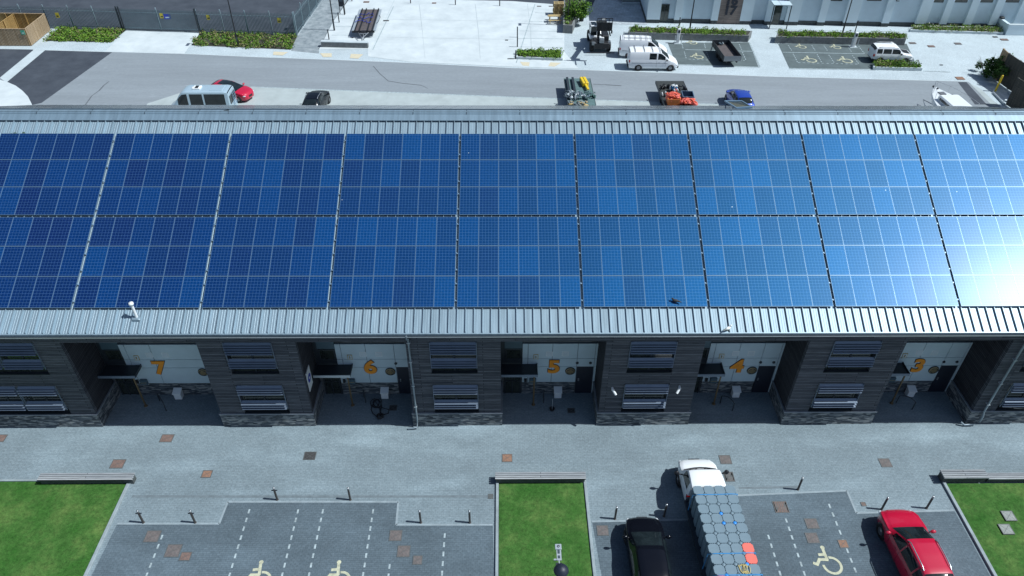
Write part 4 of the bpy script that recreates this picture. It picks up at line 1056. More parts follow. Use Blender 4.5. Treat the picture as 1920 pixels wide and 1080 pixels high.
sk_ = [(-2.1, .80, .62, .4, .98, 1.15), (-2.06, .88, .70, .3, 1.03, 1.45), (-1.9, .90, .73, .27, 1.04, 1.64), (-1.6, .91, .74, .25, 1.04, 1.68), (.2, .91, .74, .25, 1.02, 1.68), (.42, .91, .73, .25, 1.02, 1.63),
       (.98, .905, .80, .25, 1.0, 1.12), (1.2, .90, .78, .25, .99, 1.06), (1.85, .88, .70, .27, .93, .99), (2.02, .80, .6, .3, .80, .86), (2.1, .7, .5, .34, .6, .66)]
suv = vehicle('parked_car', 'white boxy four by four with black wheel arches parked behind the small planted island', 'car', (41.35, 76.85, 0), R(-3), sk_, 'p_white', (.42, .96), (-2.07, -1.9), [(-1.85, -1.3), (-1.2, -.35), (-.27, .62)], (-1.3, 1.32), .36, dark_lower=True, rails=True)
hb = MB(); hb.add([(1.02, -.45, 1.135), (1.75, -.5, 1.03), (1.75, .5, 1.03), (1.02, .45, 1.135)], [(0,1,2,3)], 'black'); hb.build('bonnet_decal', suv)
k = car_keys(4.3, .92, 1.15, 1.72, 1.1)
blu = vehicle('parked_car', 'bright blue car parked just behind the roof ridge by the open skylight', 'car', (22.35, 65.5, 0), R(91), k, 'p_blue', (.2, 1.12), (-1.9, -1.4), [(-1.7, -1.0), (-.93, -.08), (0, .7)], (-1.3, 1.33), .34)
k = car_keys(4.5, .9, 1.08, 1.66, 1.04)
b2 = vehicle('parked_car', 'black car parked beyond the roof ridge on the pale lay-by', 'car', (-17.45, 65.1, 0), R(86), k, 'p_black', (.2, 1.12), (-1.9, -1.4), [(-1.7, -1.0), (-.93, -.08), (0, .7)], (-1.3, 1.33), .34, rails=True)
k = car_keys(4.4, .88, 1.0, 1.46, .98)
r2 = vehicle('parked_car', 'dark red hatchback with a black glass roof behind the campervan', 'car', (-26.1, 67.6, 0), R(-20), k, 'p_red', (.2, 1.12), (-1.9, -1.35), [(-1.7, -1.0), (-.93, -.08), (0, .7)], (-1.3, 1.33), .33, glass_roof=(-1.0, .3))
ck = [(-2.95, .96, .80, .45, 1.3, 2.45), (-2.9, 1.0, .85, .4, 1.35, 2.55), (-2.5, 1.02, .86, .35, 1.35, 2.62), (.9, 1.02, .86, .35, 1.35, 2.62), (1.2, 1.02, .84, .35, 1.35, 2.56), (1.5, 1.02, .82, .35, 1.3, 2.3),
      (2.15, 1.0, .84, .35, 1.22, 1.42), (2.4, .97, .78, .35, 1.12, 1.25), (2.75, .88, .66, .38, .95, 1.05), (2.92, .75, .5, .42, .7, .8), (3.0, .6, .4, .48, .6, .68)]
cv = vehicle('campervan', 'silver blue high roofed campervan parked beyond the left end of the ridge', 'van', (-27.6, 63.8, 0), R(180.5), ck, 'p_silver', (1.5, 2.13), (-2.92, -2.85), [(-2.6, -.75), (-.6, .55), (.75, 1.7)], (-1.85, 2.05), .36)
v = MB(); v.cbox((-.35, -.35, 2.62), (.35, .35, 2.74), 'whitebox', .03); v.box((-.15, -.28, 2.741), (.15, .28, 2.75), 'black'); v.build('roof_vent', cv)
v = MB(); v.cbox((-2.4, -.55, 2.61), (-1.2, .55, 2.66), 'p_silver', .03); v.build('roof_panel', cv); v = MB(); v.cbox((.2, -.2, 2.62), (.5, .0, 2.68), 'whitebox', .02); v.build('roof_box', cv)
v = MB()
for yy in (-.6, .1): v.tube([(-3.05, yy, .9), (-3.05, yy, 2.3)], .025, 'frame', 6)
for i in range(5): v.tube([(-3.05, -.6, 1.1+i*.25), (-3.05, .1, 1.1+i*.25)], .02, 'frame', 6)
v.build('rear_ladder', cv)
v = MB(); v.box((-2.99, -.75, 1.4), (-2.965, -.06, 2.15), 'carglass'); v.build('rear_window', cv); v = MB(); v.box((-2.99, .06, 1.4), (-2.965, .75, 2.15), 'carglass'); v.build('rear_window', cv)

# ================================================================= FRONT STREET THINGS
# recess covers
def lid(px, py, w_, h_, m, label, rib=0, frame=True, z0=.0):
    g = G(px, py); t = thing('drain_cover', label, 'drain cover', (g[0], g[1], z0), 0, 'recessed covers in the paving')
    f = MB(); fw_ = .035
    if frame:
        for q in ((-w_/2, -h_/2, w_/2, -h_/2+fw_), (-w_/2, h_/2-fw_, w_/2, h_/2), (-w_/2, -h_/2+fw_, -w_/2+fw_, h_/2-fw_), (w_/2-fw_, -h_/2+fw_, w_/2, h_/2-fw_)): f.box((q[0], q[1], 0), (q[2], q[3], .02), 'lidframe')
        f.build('frame', t)
    p = MB(); p.box((-w_/2+fw_, -h_/2+fw_, 0), (w_/2-fw_, h_/2-fw_, .016), m)
    if rib:
        for i in range(-6, 7):
            a, b = Vector((i*w_/7-.16, -h_/2+.06)), Vector((i*w_/7+.16, h_/2-.06))
            a.x = max(-w_/2+.06, min(w_/2-.06, a.x)); b.x = max(-w_/2+.06, min(w_/2-.06, b.x))
            if (b-a).length > .1: p.poly(strip(a, b, .03), 'lidframe', .019)
    else:
        p.poly(strip((-w_/2+.06, -h_/2+.06), (w_/2-.06, h_/2-.06), .018), 'lidframe', .019)
        p.poly(strip((-w_/2+.08, h_/2-.08), (w_/2-.08, -h_/2+.08), .012), 'lidframe', .0185)
    p.build('plate', t); return t
LIDS = [
 (0,822,.62,.5,'lid','rust brown square cover at the left photo edge below the facade',0),(313,822,.66,.53,'lid','rust brown square cover nearest the wall of bay 7',0),(221,870,.68,.56,'lid','rust brown square cover just above the slatted bench on the left',0),
 (388,889,.5,.46,'lid5','small rounded orange brown cover right of the left bench',0),(581,855,.62,.53,'lid3','dark grey square cover in the open paving below bay 6',0),(951,859,.54,.52,'lid5','orange square cover above the middle bench',0),
 (1360,862,.6,.57,'lid2','brown square cover ahead of the truck wing mirror',0),(1367,894,.5,.6,'lid2','ribbed brown cover half hidden beside the truck cab',1),(1660,868,.58,.56,'lid2','brown grey square cover in the open paving below bay 3',0),
 (1619,945.5,.25,.24,'lid','tiny red brown cover beside the bollards near the red car',0),(286,1006,.68,.62,'lid2','brown cover in the parking bay nearest the left lawn',0),(325,1033,.68,.66,'lid2','larger brown cover of the touching pair in the left parking bays',0),
 (348,1043.5,.5,.44,'lid','smaller rusty cover of the touching pair in the left parking bays',0),(742,1004.5,.6,.58,'lid2','brown cover nearest the paving corner, topmost of the diagonal trio',0),(757,1034,.6,.6,'lid2','purplish brown cover, middle of the diagonal trio',0),
 (783,1050.5,.44,.46,'lid2','small pale brown cover, lowest of the diagonal trio',0),(1130,995,.56,.56,'lid2','brown cover between the middle lawn and the black car',0),(1464,951,.70,.66,'lid','ribbed rusty cover at the head of the right parking bays',1),
 (1522,982,.60,.56,'lid2','brown cover, upper one above the wheelchair marking',0),(1523,1009,.58,.56,'lid2','brown cover directly above the wheelchair marking',0),(1581,1020,.44,.44,'lid5','small tan cover right of the wheelchair marking',0),
 (920,931,.26,.28,'lidframe','small dark gully grate beside the middle lawn kerb',0),(737,765,.44,.4,'lid3','dark gully cover in the shaded floor of bay 6',0),(1071,770,.42,.36,'lid3','dark gully cover in the shaded floor of bay 5',0),
 (1890,969.5,.56,.56,'lid4','grey concrete cover in the right lawn, farther from the car',0),(1885,994.5,.56,.56,'lid4','grey concrete cover in the right lawn, nearer the car',0)]
for q in LIDS: lid(*q[:6], rib=q[6], z0=.095 if 'lawn,' in q[5] else .004 if q[1] > 940 else 0)
# bollards
def bollard(h=1.0, r=.055, arm=False, m='postmetal', capm='steel', label='', loc=(0,0,0), group=None, name='bollard', cat='bollard'):
    t = thing(name, label, cat, loc, 0, group)
    b = MB(); b.lathe([(r, 0), (r, h-.12)], m, 12); b.build('post', t)
    c = MB(); c.lathe([(r, h-.12), (r*1.02, h-.02), (r*.8, h), (0, h+.003)], capm, 12); c.build('cap', t)
    bs = MB(); bs.lathe([(r*1.4, 0), (r*1.4, .012), (r, .016)], 'postmetal', 12); bs.build('base_plate', t)
    if arm: a = MB(); a.tube([(-.14, 0, h-.22), (.14, 0, h-.22)], .028, 'navy', 6); a.build('crossbar', t)
    return t
BOLL = [(269,980,1,'leftmost metal bollard, with a dark crossbar, beside the left lawn'),(366,980,1,'metal bollard with a dark crossbar, second from the left lawn'),(520,937,1,'metal bollard with a crossbar at the edge of the recessed bays'),(657,937,0,'plain metal bollard at the edge of the recessed bays'),
 (789,980,0,'plain metal bollard left of the pair before the middle lawn'),(881,980,0,'plain metal bollard right of the pair before the middle lawn'),(1153,973,0,'plain metal bollard ahead of the black car'),(1245,968,0,'metal bollard standing in the truck shadow'),
 (1496,918,0,'plain metal bollard right of the truck load at the bay edge'),(1653,955,0,'plain metal bollard directly ahead of the red car bonnet'),(1737,953,0,'rightmost plain metal bollard near the right lawn')]
for px_, py_, arm, lb in BOLL: bollard(.98, .052, arm, label=lb, loc=G3(px_, py_), group='metal bollards in front of the parking bays')
# slatted bench walls on the lawn ends
def benchwall(x0, x1, y0, y1, h, label, step=None):
    t = thing('bench', label, 'bench', ((x0+x1)/2, (y0+y1)/2, 0), 0, 'slatted benches at the lawn heads')
    cx, cy = (x0+x1)/2, (y0+y1)/2
    b = MB(); b.box((x0-cx+.05, y0-cy+.09, 0), (x1-cx-.05, y1-cy-.03, h-.065), 'darkwall'); b.build('base', t)
    s_ = MB(); n = 4; wd = (y1-y0)/n
    for i in range(n):
        s_.cbox((x0-cx, y0-cy+i*wd+.008, h-.065), (x1-cx, y0-cy+(i+1)*wd-.008, h), 'slat', .008)
    s_.build('seat', t); return t
benchwall(-23.1, -18.42, 22.78, 23.22, .46, 'weathered slatted bench wall at the head of the left lawn')
benchwall(-.42, 4.12, 22.70, 23.15, .46, 'pale grey slatted bench wall at the head of the middle lawn')
benchwall(22.03, 24.3, 22.60, 23.14, .52, 'raised end section of the slatted bench on the right lawn')
benchwall(24.32, 29.8, 22.62, 23.02, .40, 'lower long section of the slatted bench on the right lawn')
# lamp column whose head reaches over the lawn
LP_ = thing('street_lamp', 'grey lamp column with a black dome lantern over the middle lawn', 'street lamp', (*G(1052,1098,5.2), 0))
p = MB(); p.tube([(0,0,0),(0,0,1.2)], .11, 'anthracite', 12); p.tube([(0,0,1.2),(0,0,5.0)], [.085,.06], 'anthracite', 12); p.build('column', LP_)
yy1 = G(1052,1022,5.2)[1]-G(1052,1098,5.2)[1]; yd = G(1055,1066,5.2)[1]-G(1052,1098,5.2)[1]
p = MB(); p.box((-.13, -.1, 4.98), (.10, yd+.35, 5.02), 'anthracite'); p.tube([(0, 0, 5.0), (0, yd, 5.0)], .04, 'anthracite', 8); p.build('arm', LP_)
p = MB(); p.lathe([(0, .24), (.1, .23), (.2, .17), (.27, .06), (.29, 0), (.27, -.05), (.1, -.07), (0, -.07)], 'navy', 24, Matrix.Translation((.05, yd, 5.06))); dl_ = p.build('lantern', LP_)
p = MB(); p.box((-.02, yd+.30, 5.0), (.02, yd+.42, 5.06), 'trim'); p.box((-.08, yd+.42, 5.03), (.10, yd+.98, 5.07), 'trim'); p.box((-.04, yd+.5, 5.071), (.045, yd+.62, 5.08), 'gutter'); p.box((-.04, yd+.7, 5.071), (.045, yd+.9, 5.08), 'gutter'); p.box((-.2, yd+.44, 5.0), (-.085, yd+.5, 5.05), 'trim'); p.build('bracket', LP_)
p = MB(); p.cbox((-.13, yy1-.13, 5.06), (.12, yy1+.1, 5.13), 'trim', .01); p.lathe([(.05, 0), (.055, .012), (.03, .014), (.028, 0)], 'navy', 14, Matrix.Translation((0, yy1-.01, 5.13))); p.build('sensor_box', LP_)

# things in the bays
for (a, b, n), (bx_, by_) in zip(BAYS, ((333,738),(721,735),(1046,737),(1380,736),(1707,737))):
    g = FY(bx_, by_, YB-.35)
    t = thing('meter_cabinet', f'small white meter cabinet by the stone plinth under number {n}', 'cabinet', (g.x, YB-.30, 0), 0, 'white cabinets in the entrance bays')
    c = MB(); c.cbox((-.2, -.17, .06), (.2, .17, .52), 'whitebox', .015); c.build('body', t)
    c = MB(); c.add([(-.23, -.22, .50), (.23, -.22, .50), (.23, .18, .62), (-.23, .18, .62), (-.23, -.22, .54), (.23, -.22, .54), (.23, .18, .66), (-.23, .18, .66)], [(4,5,6,7),(0,1,5,4),(1,2,6,5),(2,3,7,6),(3,0,4,7),(3,2,1,0)], 'whitebox'); c.build('lid', t)
def hoop(px0, py0, px1, py1, label):
    a, b = G3(px0, py0), G3(px1, py1); m_ = (a+b)/2
    t = MB(); d = b-a; pts = [a-m_, a-m_+Vector((0,0,.6))]
    for i in range(1, 6): f = i/6; pts.append(a-m_+d*f*1.0+Vector((0,0,.6+.18*sin(pi*f))))
    pts += [b-m_+Vector((0,0,.6)), b-m_]; t.tube(pts, .028, 'anthracite', 7)
    o = t.build('cycle_hoop', None, tuple(m_)); tag(o, label, 'cycle stand', 'cycle hoops in the bays')
hoop(300,752,312,770,'leaning dark cycle hoop on the floor of bay 7'); hoop(683,745,686,755,'dark cycle hoop on the floor of bay 6'); hoop(1019,755,1019,745,'dark cycle hoop on the floor of bay 5')
hoop(1350,756,1373,770,'arched dark cycle hoop on the floor of bay 4'); hoop(1680,756,1710,768,'arched dark cycle hoop on the floor of bay 3')
hs = MB(); c0 = G3(706,757); pts = []
for i in range(46): t_ = i/46*2*pi*3; pts.append(c0+Vector((.25*cos(t_)+.1*sin(i*.3), .32*sin(t_)+.05*cos(i*.5), .03+.01*(i%4))))
for p_ in ((712,778),(716,783),(709,786),(705,780),(699,775),(696,768),(697,762),(703,752),(711,762),(722,766),(729,768),(728,775),(720,777),(713,773),(712,764)): pts.append(G3(*p_, .03))
hs.tube(pts, .022, 'black', 6)
g = G3(713,783); hs.tube([g+Vector((.17*cos(q*.5), .17*sin(q*.5), .05+.012*q/3)) for q in range(40)], .03, 'black', 6)
tag(hs.build('hose'), 'black hose coiled loosely on the paving in bay 6', 'hose')
bk_ = MB(); bk_.lathe([(0,.02),(.1,.02),(.14,.16),(.15,.16),(.11,0)], 'black', 14); bk_.tube([(0,0,.05),(.02,.15,.75)], .012, 'trim', 6)
tag(bk_.build('bucket', None, tuple(G3(1035,769))), 'black bucket with a pale stick standing in bay 5', 'bucket')
# on the roof
g = FY(247,582,YP-.35); fl = thing('flue_pipe', 'white flue pipe rising through the metal roof below the arrays', 'flue', (g.x+.1, YP-.35, rz(YP-.35)))
p = MB(); p.tube([(0,0,-.05),(0,0,.85)], .065, 'whitebox', 12); p.build('pipe', fl); p = MB(); p.lathe([(0,.97),(.1,.96),(.115,.9),(.115,.84),(.07,.84)], 'whitebox', 14); p.build('cowl', fl)
p = MB(); p.cbox((-.2,-.18,-.12),(.2,.2,.06),'roof',.03); p.build('flashing', fl)
g = FY(1265,569,27.5)
bd_ = MB(); bd_.blob((0,0,.09),(.16,.07,.075),'lid3',10,7,.02); bd_.blob((.15,0,.17),(.055,.045,.05),'lid3',8,6,0); bd_.tube([(-.13,0,.1),(-.30,0,.06)],[.045,.015],'lid3',6); bd_.tube([(.19,0,.17),(.235,0,.16)],[.012,.004],'pallet',5); bd_.tube([(0,.02,.04),(0,.02,-.02)],.008,'pallet',5); bd_.tube([(0,-.02,.04),(0,-.02,-.02)],.008,'pallet',5)
yb_ = 27.45; tag(bd_.build('bird', None, (g.x, yb_, ZP+(yb_-YP)*tan(SL)+.02), R(160)), 'small dark bird standing on the lower edge of a solar panel', 'bird')
g = FY(1365,617,EY+.1); gl_ = MB(); gl_.blob((0,0,.14),(.17,.08,.08),'whitebox',10,7,.02); gl_.blob((.15,0,.24),(.06,.05,.055),'whitebox',8,6,0); gl_.tube([(-.1,0,.15),(-.3,0,.12)],[.05,.015],'lid4',6); gl_.tube([(.2,0,.24),(.26,0,.225)],[.014,.004],'yellow',5); gl_.tube([(0,.02,.08),(0,.02,-.02)],.009,'yellow',5); gl_.tube([(0,-.02,.08),(0,-.02,-.02)],.009,'yellow',5)
tag(gl_.build('bird', None, (g.x, EY+.12, rz(EY+.12)+.02), R(30)), 'white gull perched on the eaves above bay 4', 'bird')
ms = MB(); g = FY(28,249,36.2)
for i in range(26): a, b = random.uniform(-.55,.55), random.uniform(-.14,.14); ms.blob((a, b, b*tan(SL)+.02),(.09,.06,.04),'moss',6,4,.3)
tag(ms.build('moss_clump', None, (g.x, 36.2, rz(36.2))), 'dark green moss clump on the metal roof above the leftmost array', 'moss')
# ================================================================= BACKGROUND
def leaves(mb, pts_fn, n, size, mats, flat=.5):
    for i in range(n):
        p = Vector(pts_fn()); s = size*random.uniform(.6, 1.4)
        u = Vector((random.gauss(0,1), random.gauss(0,1), random.gauss(0,flat))).normalized(); v = u.cross(Vector((random.gauss(0,1), random.gauss(0,1), random.gauss(0,1)))).normalized()
        m = random.choice(mats)
        mb.add([p-u*s, p+v*s*.55, p+u*s, p-v*s*.55], [(0,1,2,3)], m)
def inpoly(P, x, y):
    c = False; n = len(P)
    for i in range(n):
        a, b = P[i], P[(i+1)%n]
        if (a[1] > y) != (b[1] > y) and x < (b[0]-a[0])*(y-a[1])/(b[1]-a[1])+a[0]: c = not c
    return c
def planting(P, n, h, label, mats=('leaf1','leaf1','leaf2','leaf3'), size=.11, z0=0., name='ground_cover', clump=5, dens=1.):
    """bed full of low plants: clumps of leaves of differing height and kind"""
    xs = [p[0] for p in P]; ys = [p[1] for p in P]; mb = MB(); k = 0
    while k < clump*n*2:
        cx, cy = random.uniform(min(xs), max(xs)), random.uniform(min(ys), max(ys))
        if not inpoly(P, cx, cy): continue
        k += 1; hh = h*random.uniform(.4, 1.25); r = random.uniform(.18, .5); ms = random.choice([(mats[0], mats[0], mats[1]), (mats[1], mats[2]), (mats[0], mats[-1]), mats])
        def f():
            a = random.uniform(0, 2*pi); q = r*math.sqrt(random.random()); zz = z0+hh*random.random()*(1-.6*q/r)+.02
            return (cx+q*cos(a), cy+q*sin(a), zz)
        leaves(mb, f, int(30*dens), size*.8, ms)
    o = mb.build(name); o['kind'] = 'stuff'; return o
planting(BED1, 22, .55, '', ('leaf1','leaf1','leaf2','leaf3'), .12)
planting(BED2, 22, .55, '', ('leaf1','leaf2','leaf3','leaf3'), .12)

# palisade fence: pales, rails, posts, gate
def palisade(a, b, h, label, rot_posts=True, post_every=3.0, lean=.0, pitch=.16, m='fence', skipends=(0, 0)):
    a = Vector((*a, 0)); b = Vector((*b, 0)); d = (b-a); L_ = d.length; ang = math.atan2(d.y, d.x)
    t = thing('palisade_fence', label, 'fence', tuple(a), ang, 'palisade fence around the dark yard')
    pl = MB(); x = .08
    while x < L_-.05:
        pl.add([(x,-.01,.05),(x+.03,-.025,.05),(x+.065,-.01,.05),(x,-.01,h-.12),(x+.03,-.025,h-.1),(x+.065,-.01,h-.12),(x+.005,-.01,h+.0),(x+.033,-.02,h+.04),(x+.06,-.01,h)],
               [(0,1,4,3),(1,2,5,4),(3,4,7,6),(4,5,8,7)], m)
        x += pitch
    pl.build('pales', t)
    for z in (.35, h-.35):
        r = MB(); r.box((0, .0, z-.03), (L_, .045, z+.03), 'fencepost'); r.build('rail', t)
    n = max(1, round(L_/post_every))
    for i in range(n+1):
        r = MB(); x = L_*i/n; r.box((x-.05, .046, 0), (x+.05, .13, h+.22), 'fencepost'); r.build('post', t)
    return t
A = [G(-130,47), G(230,57), G(376,61.5), G(557,67), G(607,-3), G(640,-50)]
HF = 2.45
palisade(A[0], A[1], HF, 'palisade fence run behind the planted bed at the left of the yard gate')
palisade(A[2], A[3], HF, 'palisade fence run between the yard gate and the corner by the footpath')
palisade(A[3], A[4], HF, 'palisade fence run going away along the grey footpath')
gt_ = palisade(A[1], A[2], HF, 'wide green palisade double gate at the head of the pale concrete drive', pitch=.11, post_every=4.6)
gt_.name = 'palisade_gate'; gt_['category'] = 'gate'; del gt_['group']
r = MB(); L_ = (Vector(A[2])-Vector(A[1])).length
for x in (.0, .25, L_-.12): r.box((x, -.12, 0), (x+.12, .0, HF+.3), 'anthracite')
r.box((.1, -.06, .12), (L_-.1, -.012, .2), 'anthracite'); r.build('gate_frame', gt_)
def plate(px_, py_, Y, w_, h_, m, label, name='warning_sign'):
    q = FY(px_, py_, Y); b = MB(); b.box((-w_/2, -.02, -h_/2), (w_/2, 0, h_/2), m)
    b.box((-w_*.3, -.026, -h_*.3), (w_*.3, -.021, -h_*.05), 'navy' if m == 'signyellow' else 'white')
    tag(b.build(name, None, tuple(q)), label, 'sign')
def fy_at(px_, i, j):
    a, b = A[i], A[j]; t = (G(px_, 60)[0]-a[0])/(b[0]-a[0]); return a[1]+(b[1]-a[1])*t-.05
plate(107.5, 28.5, fy_at(107,0,1), .4, .55, 'signyellow', 'small yellow warning sign on the fence left of the planted bed')
plate(303, 29.5, fy_at(303,1,2), .4, .55, 'signyellow', 'small yellow warning sign on the gate beside the blue sign')
plate(313.5, 31, fy_at(313,1,2), .75, .55, 'signblue', 'dark blue sign fixed to the palisade gate')
plate(390.5, 32.5, fy_at(390,2,3), .4, .55, 'signyellow', 'small yellow warning sign right of the palisade gate')
plate(523.5, 38, fy_at(523,2,3), .4, .55, 'signyellow', 'small yellow warning sign near the fence corner')

# timber enclosure
EN = thing('timber_enclosure', 'slatted new timber bin enclosure at the top left edge, open at the top', 'enclosure', (-54.2, 82.9, 0))
def slatwall(a, b, h, mo, mi, parent, name, gap=0):
    a = Vector(a)-Vector((-54.2, 82.9)); b = Vector(b)-Vector((-54.2, 82.9)); d = (b-a).normalized(); n = Vector((-d.y, d.x)); L_ = (b-a).length
    mb = MB(); x = 0
    while x < L_:
        e = min(x+.125, L_); p, q = a+d*x, a+d*e
        mb.prism([tuple(p), tuple(q), tuple(q+n*.025), tuple(p+n*.025)], .04, h, mo)
        p, q = a+d*x+n*.065, a+d*e+n*.065
        mb.prism([tuple(p), tuple(q), tuple(q+n*.02), tuple(p+n*.02)], .04, h-.02, mi); x += .15
    for z in (.3, h*.5, h-.25): p, q = a+n*.03, b+n*.03; mb.prism([tuple(p), tuple(q), tuple(q+n*.03), tuple(p+n*.03)], z, z+.1, mi)
    k = 0
    while k <= L_: p = a+d*k+n*.09; mb.prism([tuple(p), tuple(p+d*.1), tuple(p+d*.1+n*.1), tuple(p+n*.1)], 0, h+.02, mi); k += 2.2
    p, q = a-n*.01, b-n*.01; mb.prism([tuple(p), tuple(q), tuple(q+n*.12), tuple(p+n*.12)], h, h+.03, mo)
    mb.build(name, parent)
slatwall((-59.5,80.5), (-51.7,80.5), 1.85, 'newtimber', 'newtimber_in', EN, 'front_wall')
slatwall((-51.6,80.52), (-51.75,85.2), 1.85, 'newtimber', 'newtimber_in', EN, 'side_wall')
slatwall((-51.8,85.35), (-59.5,85.6), 1.85, 'newtimber', 'newtimber_in', EN, 'back_wall')
slatwall((-55.4,85.3), (-55.4,80.6), 1.8, 'newtimber_in', 'newtimber_in', EN, 'divider')
sg = MB(); sg.box((-.22,-.03,-.22),(.22,-.01,.22),'signgreen'); sg.box((-.1,-.036,-.1),(.12,-.031,-.02),'whitebox'); tag(sg.build('green_sign', None, (-51.95,80.48,1.5)), 'small square green sign at the corner of the timber enclosure', 'sign')

# lamp columns and short posts
def column(px_, py_, h, label, r=.07, name='street_lamp', cat='street lamp', head=True):
    g = G3(px_, py_); t = thing(name, label, cat, tuple(g), 0, 'dark lamp columns in the yard and car park')
    p = MB(); p.tube([(0,0,0),(0,0,1.3)], r*1.35, 'blackmetal', 8); p.tube([(0,0,1.3),(0,0,h)], [r, r*.6], 'blackmetal', 8); p.build('column', t)
    if head: p = MB(); p.cbox((-.15,-.7,h-.05),(.15,.1,h+.04),'blackmetal',.03); p.build('lamp_head', t)
    d = MB(); d.box((-.05,-r*1.4,.5),(.05,-r*1.33,1.0),'gutter'); d.build('access_door', t)
column(447,86,8,'tall black lamp column in the planted bed right of the yard gate')
column(627,57,8,'tall black lamp column on the grey footpath by the fence')
column(1065,48,8,'tall black lamp column in the big stone planter', .06)
column(1292,63,8,'tall black lamp column behind the left disabled bays')
column(1577,71,8,'tall black lamp column behind the right disabled bays')
def post(px_, py_, h, label, r=.06):
    g = G3(px_, py_); t = thing('bollard', label, 'bollard', tuple(g), 0, 'thin black posts in the yard')
    p = MB(); p.lathe([(r,0),(r,h-.1)],'blackmetal',10); p.build('post', t); p = MB(); p.lathe([(r*1.15,h-.1),(r*1.15,h),(0,h+.02)],'gutter',10); p.build('cap', t)
for q in ((617,74,1.15,'black post nearest the low stone wall by the footpath'),(636,42,1.15,'black post third along the edge of the trailer bay'),(646,28,1.15,'black post beside the sign board by the trailer bay'),(660,2,1.1,'black post farthest along the trailer bay edge'),
          (770,6,1.1,'leftmost black post on the far edge of the big concrete apron'),(854,9,1.1,'middle black post on the far edge of the big concrete apron'),(937,11,1.1,'right black post on the far edge of the big concrete apron'),
          (970,70,1.2,'black post at the top of the row beside the small green bed'),(970,88,1.2,'black post in the middle of the row beside the small green bed'),(967,110,.9,'black post at the corner of the small green bed'),
          (1272,57,1.5,'thin black post behind the left white charging post'),(1602,63,1.5,'thin black post behind the right white charging post')): post(*q)
g = G3(645,28); t = thing('sign_board', 'dark upright information board on two posts by the footpath', 'sign', tuple(g+Vector((-.2,.3,0))))
p = MB(); p.tube([(-.3,0,0),(-.3,0,2.1)],.04,'blackmetal',6); p.tube([(.3,0,0),(.3,0,2.1)],.04,'blackmetal',6); p.build('posts', t); p = MB(); p.box((-.26,-.03,.9),(.26,.03,2.05),'navy'); p.box((-.2,-.036,1.5),(.2,-.031,1.9),'gutter'); p.build('board', t)
def charger(px_, py_, label):
    g = G3(px_, py_); t = thing('charging_post', label, 'charging post', tuple(g), 0, 'white charging posts at the disabled bays')
    p = MB(); p.cbox((-.17,-.12,.05),(.17,.12,1.65),'whitebox',.04); p.build('cabinet', t)
    p = MB(); p.box((-.12,-.126,1.2),(.12,-.121,1.5),'navy'); p.build('screen', t)
    p = MB(); p.cbox((-.42,-.3,0),(.42,.3,.05),'strip',.02); p.build('base', t)
    for s in (-1,1): p = MB(); p.tube([(s*.36,-.22,.05),(s*.36,-.22,.95)],.035,'trim',8); p.build('guard_post', t)
charger(1270,81,'slim white charging post beside the left disabled bays'); charger(1599,88,'slim white charging post behind the white four by four')

# low stone wall
def wallthing(P0, P1, th_, h, label, m='planterwall', top='strip', name='low_wall'):
    a, b = Vector(P0), Vector(P1); d = b-a; t = thing(name, label, 'wall', (a.x, a.y, 0), math.atan2(d.y, d.x)); L_ = d.length
    p = MB(); p.box((0,0,0),(L_,th_,h-.06), m); p.build('wall', t)
    p = MB(); p.cbox((-.03,-.03,h-.06),(L_*.5,th_+.03,h+.03), top,.01); p.cbox((L_*.5+.01,-.03,h-.06),(L_+.03,th_+.03,h), top,.01); p.build('coping', t)
wallthing(G(603,88.5), G(690,90.5), .5, .62, 'low dark stone wall with pale coping in front of the flat trailer')

# flat trailer with straps
T = thing('flat_trailer', 'flat twin deck trailer with grey side rails parked on the pale bay', 'trailer', (-15.75, 86.7, 0), R(1.5))
p = MB(); 
for x0, x1 in ((-.92,-.55),(-.40,.35),(.5,.9)): p.box((x0,-3.5,.70),(x1,3.6,.76),'browndeck')
p.build('deck', T)
p = MB()
for x in (-1.0,-.52,.38,.93): p.box((x,-3.55,.62),(x+.11,3.75,.86),'blackmetal')
p.box((-1.25,-3.62,.6),(1.25,-3.5,.8),'blackmetal')
for y in (-2,0,2): p.box((-1.0,y,.5),(1.0,y+.1,.6),'blackmetal')
p.build('chassis', T)
for s in (-1,1): p = MB(); p.cbox((min(s*1.06,s*1.36),-3.3,.64),(max(s*1.06,s*1.36),3.7,.74),'trim',.02); p.build('side_deck', T)
for s in (-1,1):
    for y in (-.6,.5): p = MB(); p.lathe([(0,.1),(.2,.1),(.32,.09),(.34,.0),(.3,-.05)],'rubber',16,Matrix.Translation((s*.95,y,.34))@Matrix.Rotation(R(90),4,'Y')); p.build('wheel', T)
p = MB(); p.tube([(-.6,-3.5,.62),(0,-5.0,.5)],.05,'steel',8); p.tube([(.6,-3.5,.62),(0,-5.0,.5)],.05,'steel',8); p.tube([(-.4,-3.9,.62),(.4,-3.9,.62)],.05,'steel',8); p.tube([(0,-5.0,.5),(0,-5.4,.5)],.05,'steel',8); p.tube([(.12,-4.6,.0),(.12,-4.6,.8)],.04,'steel',8); p.cbox((-.2,-3.9,.66),(.25,-3.55,.86),'black',.02); p.build('drawbar', T)
p = MB()
for k in range(3):
    pts = [Vector((-1.2,-.9+k*1.3,.86))]
    for i in range(9): pts.append(Vector((-1.0+i*.2, -.9+k*1.3+random.uniform(-.45,.5), .86+random.uniform(0,.04))))
    p.tube(pts,.035,'signblue',5)
p.tube([(1.25,1.5,.8),(1.45,.9,.8),(1.4,-.7,.8),(1.25,-1.2,.8)],.025,'blackmetal',5)
o = p.build('tie_down_strap', None, (-15.75,86.7,0)); tag(o, 'tangled dark blue straps lying across the flat trailer', 'strap')

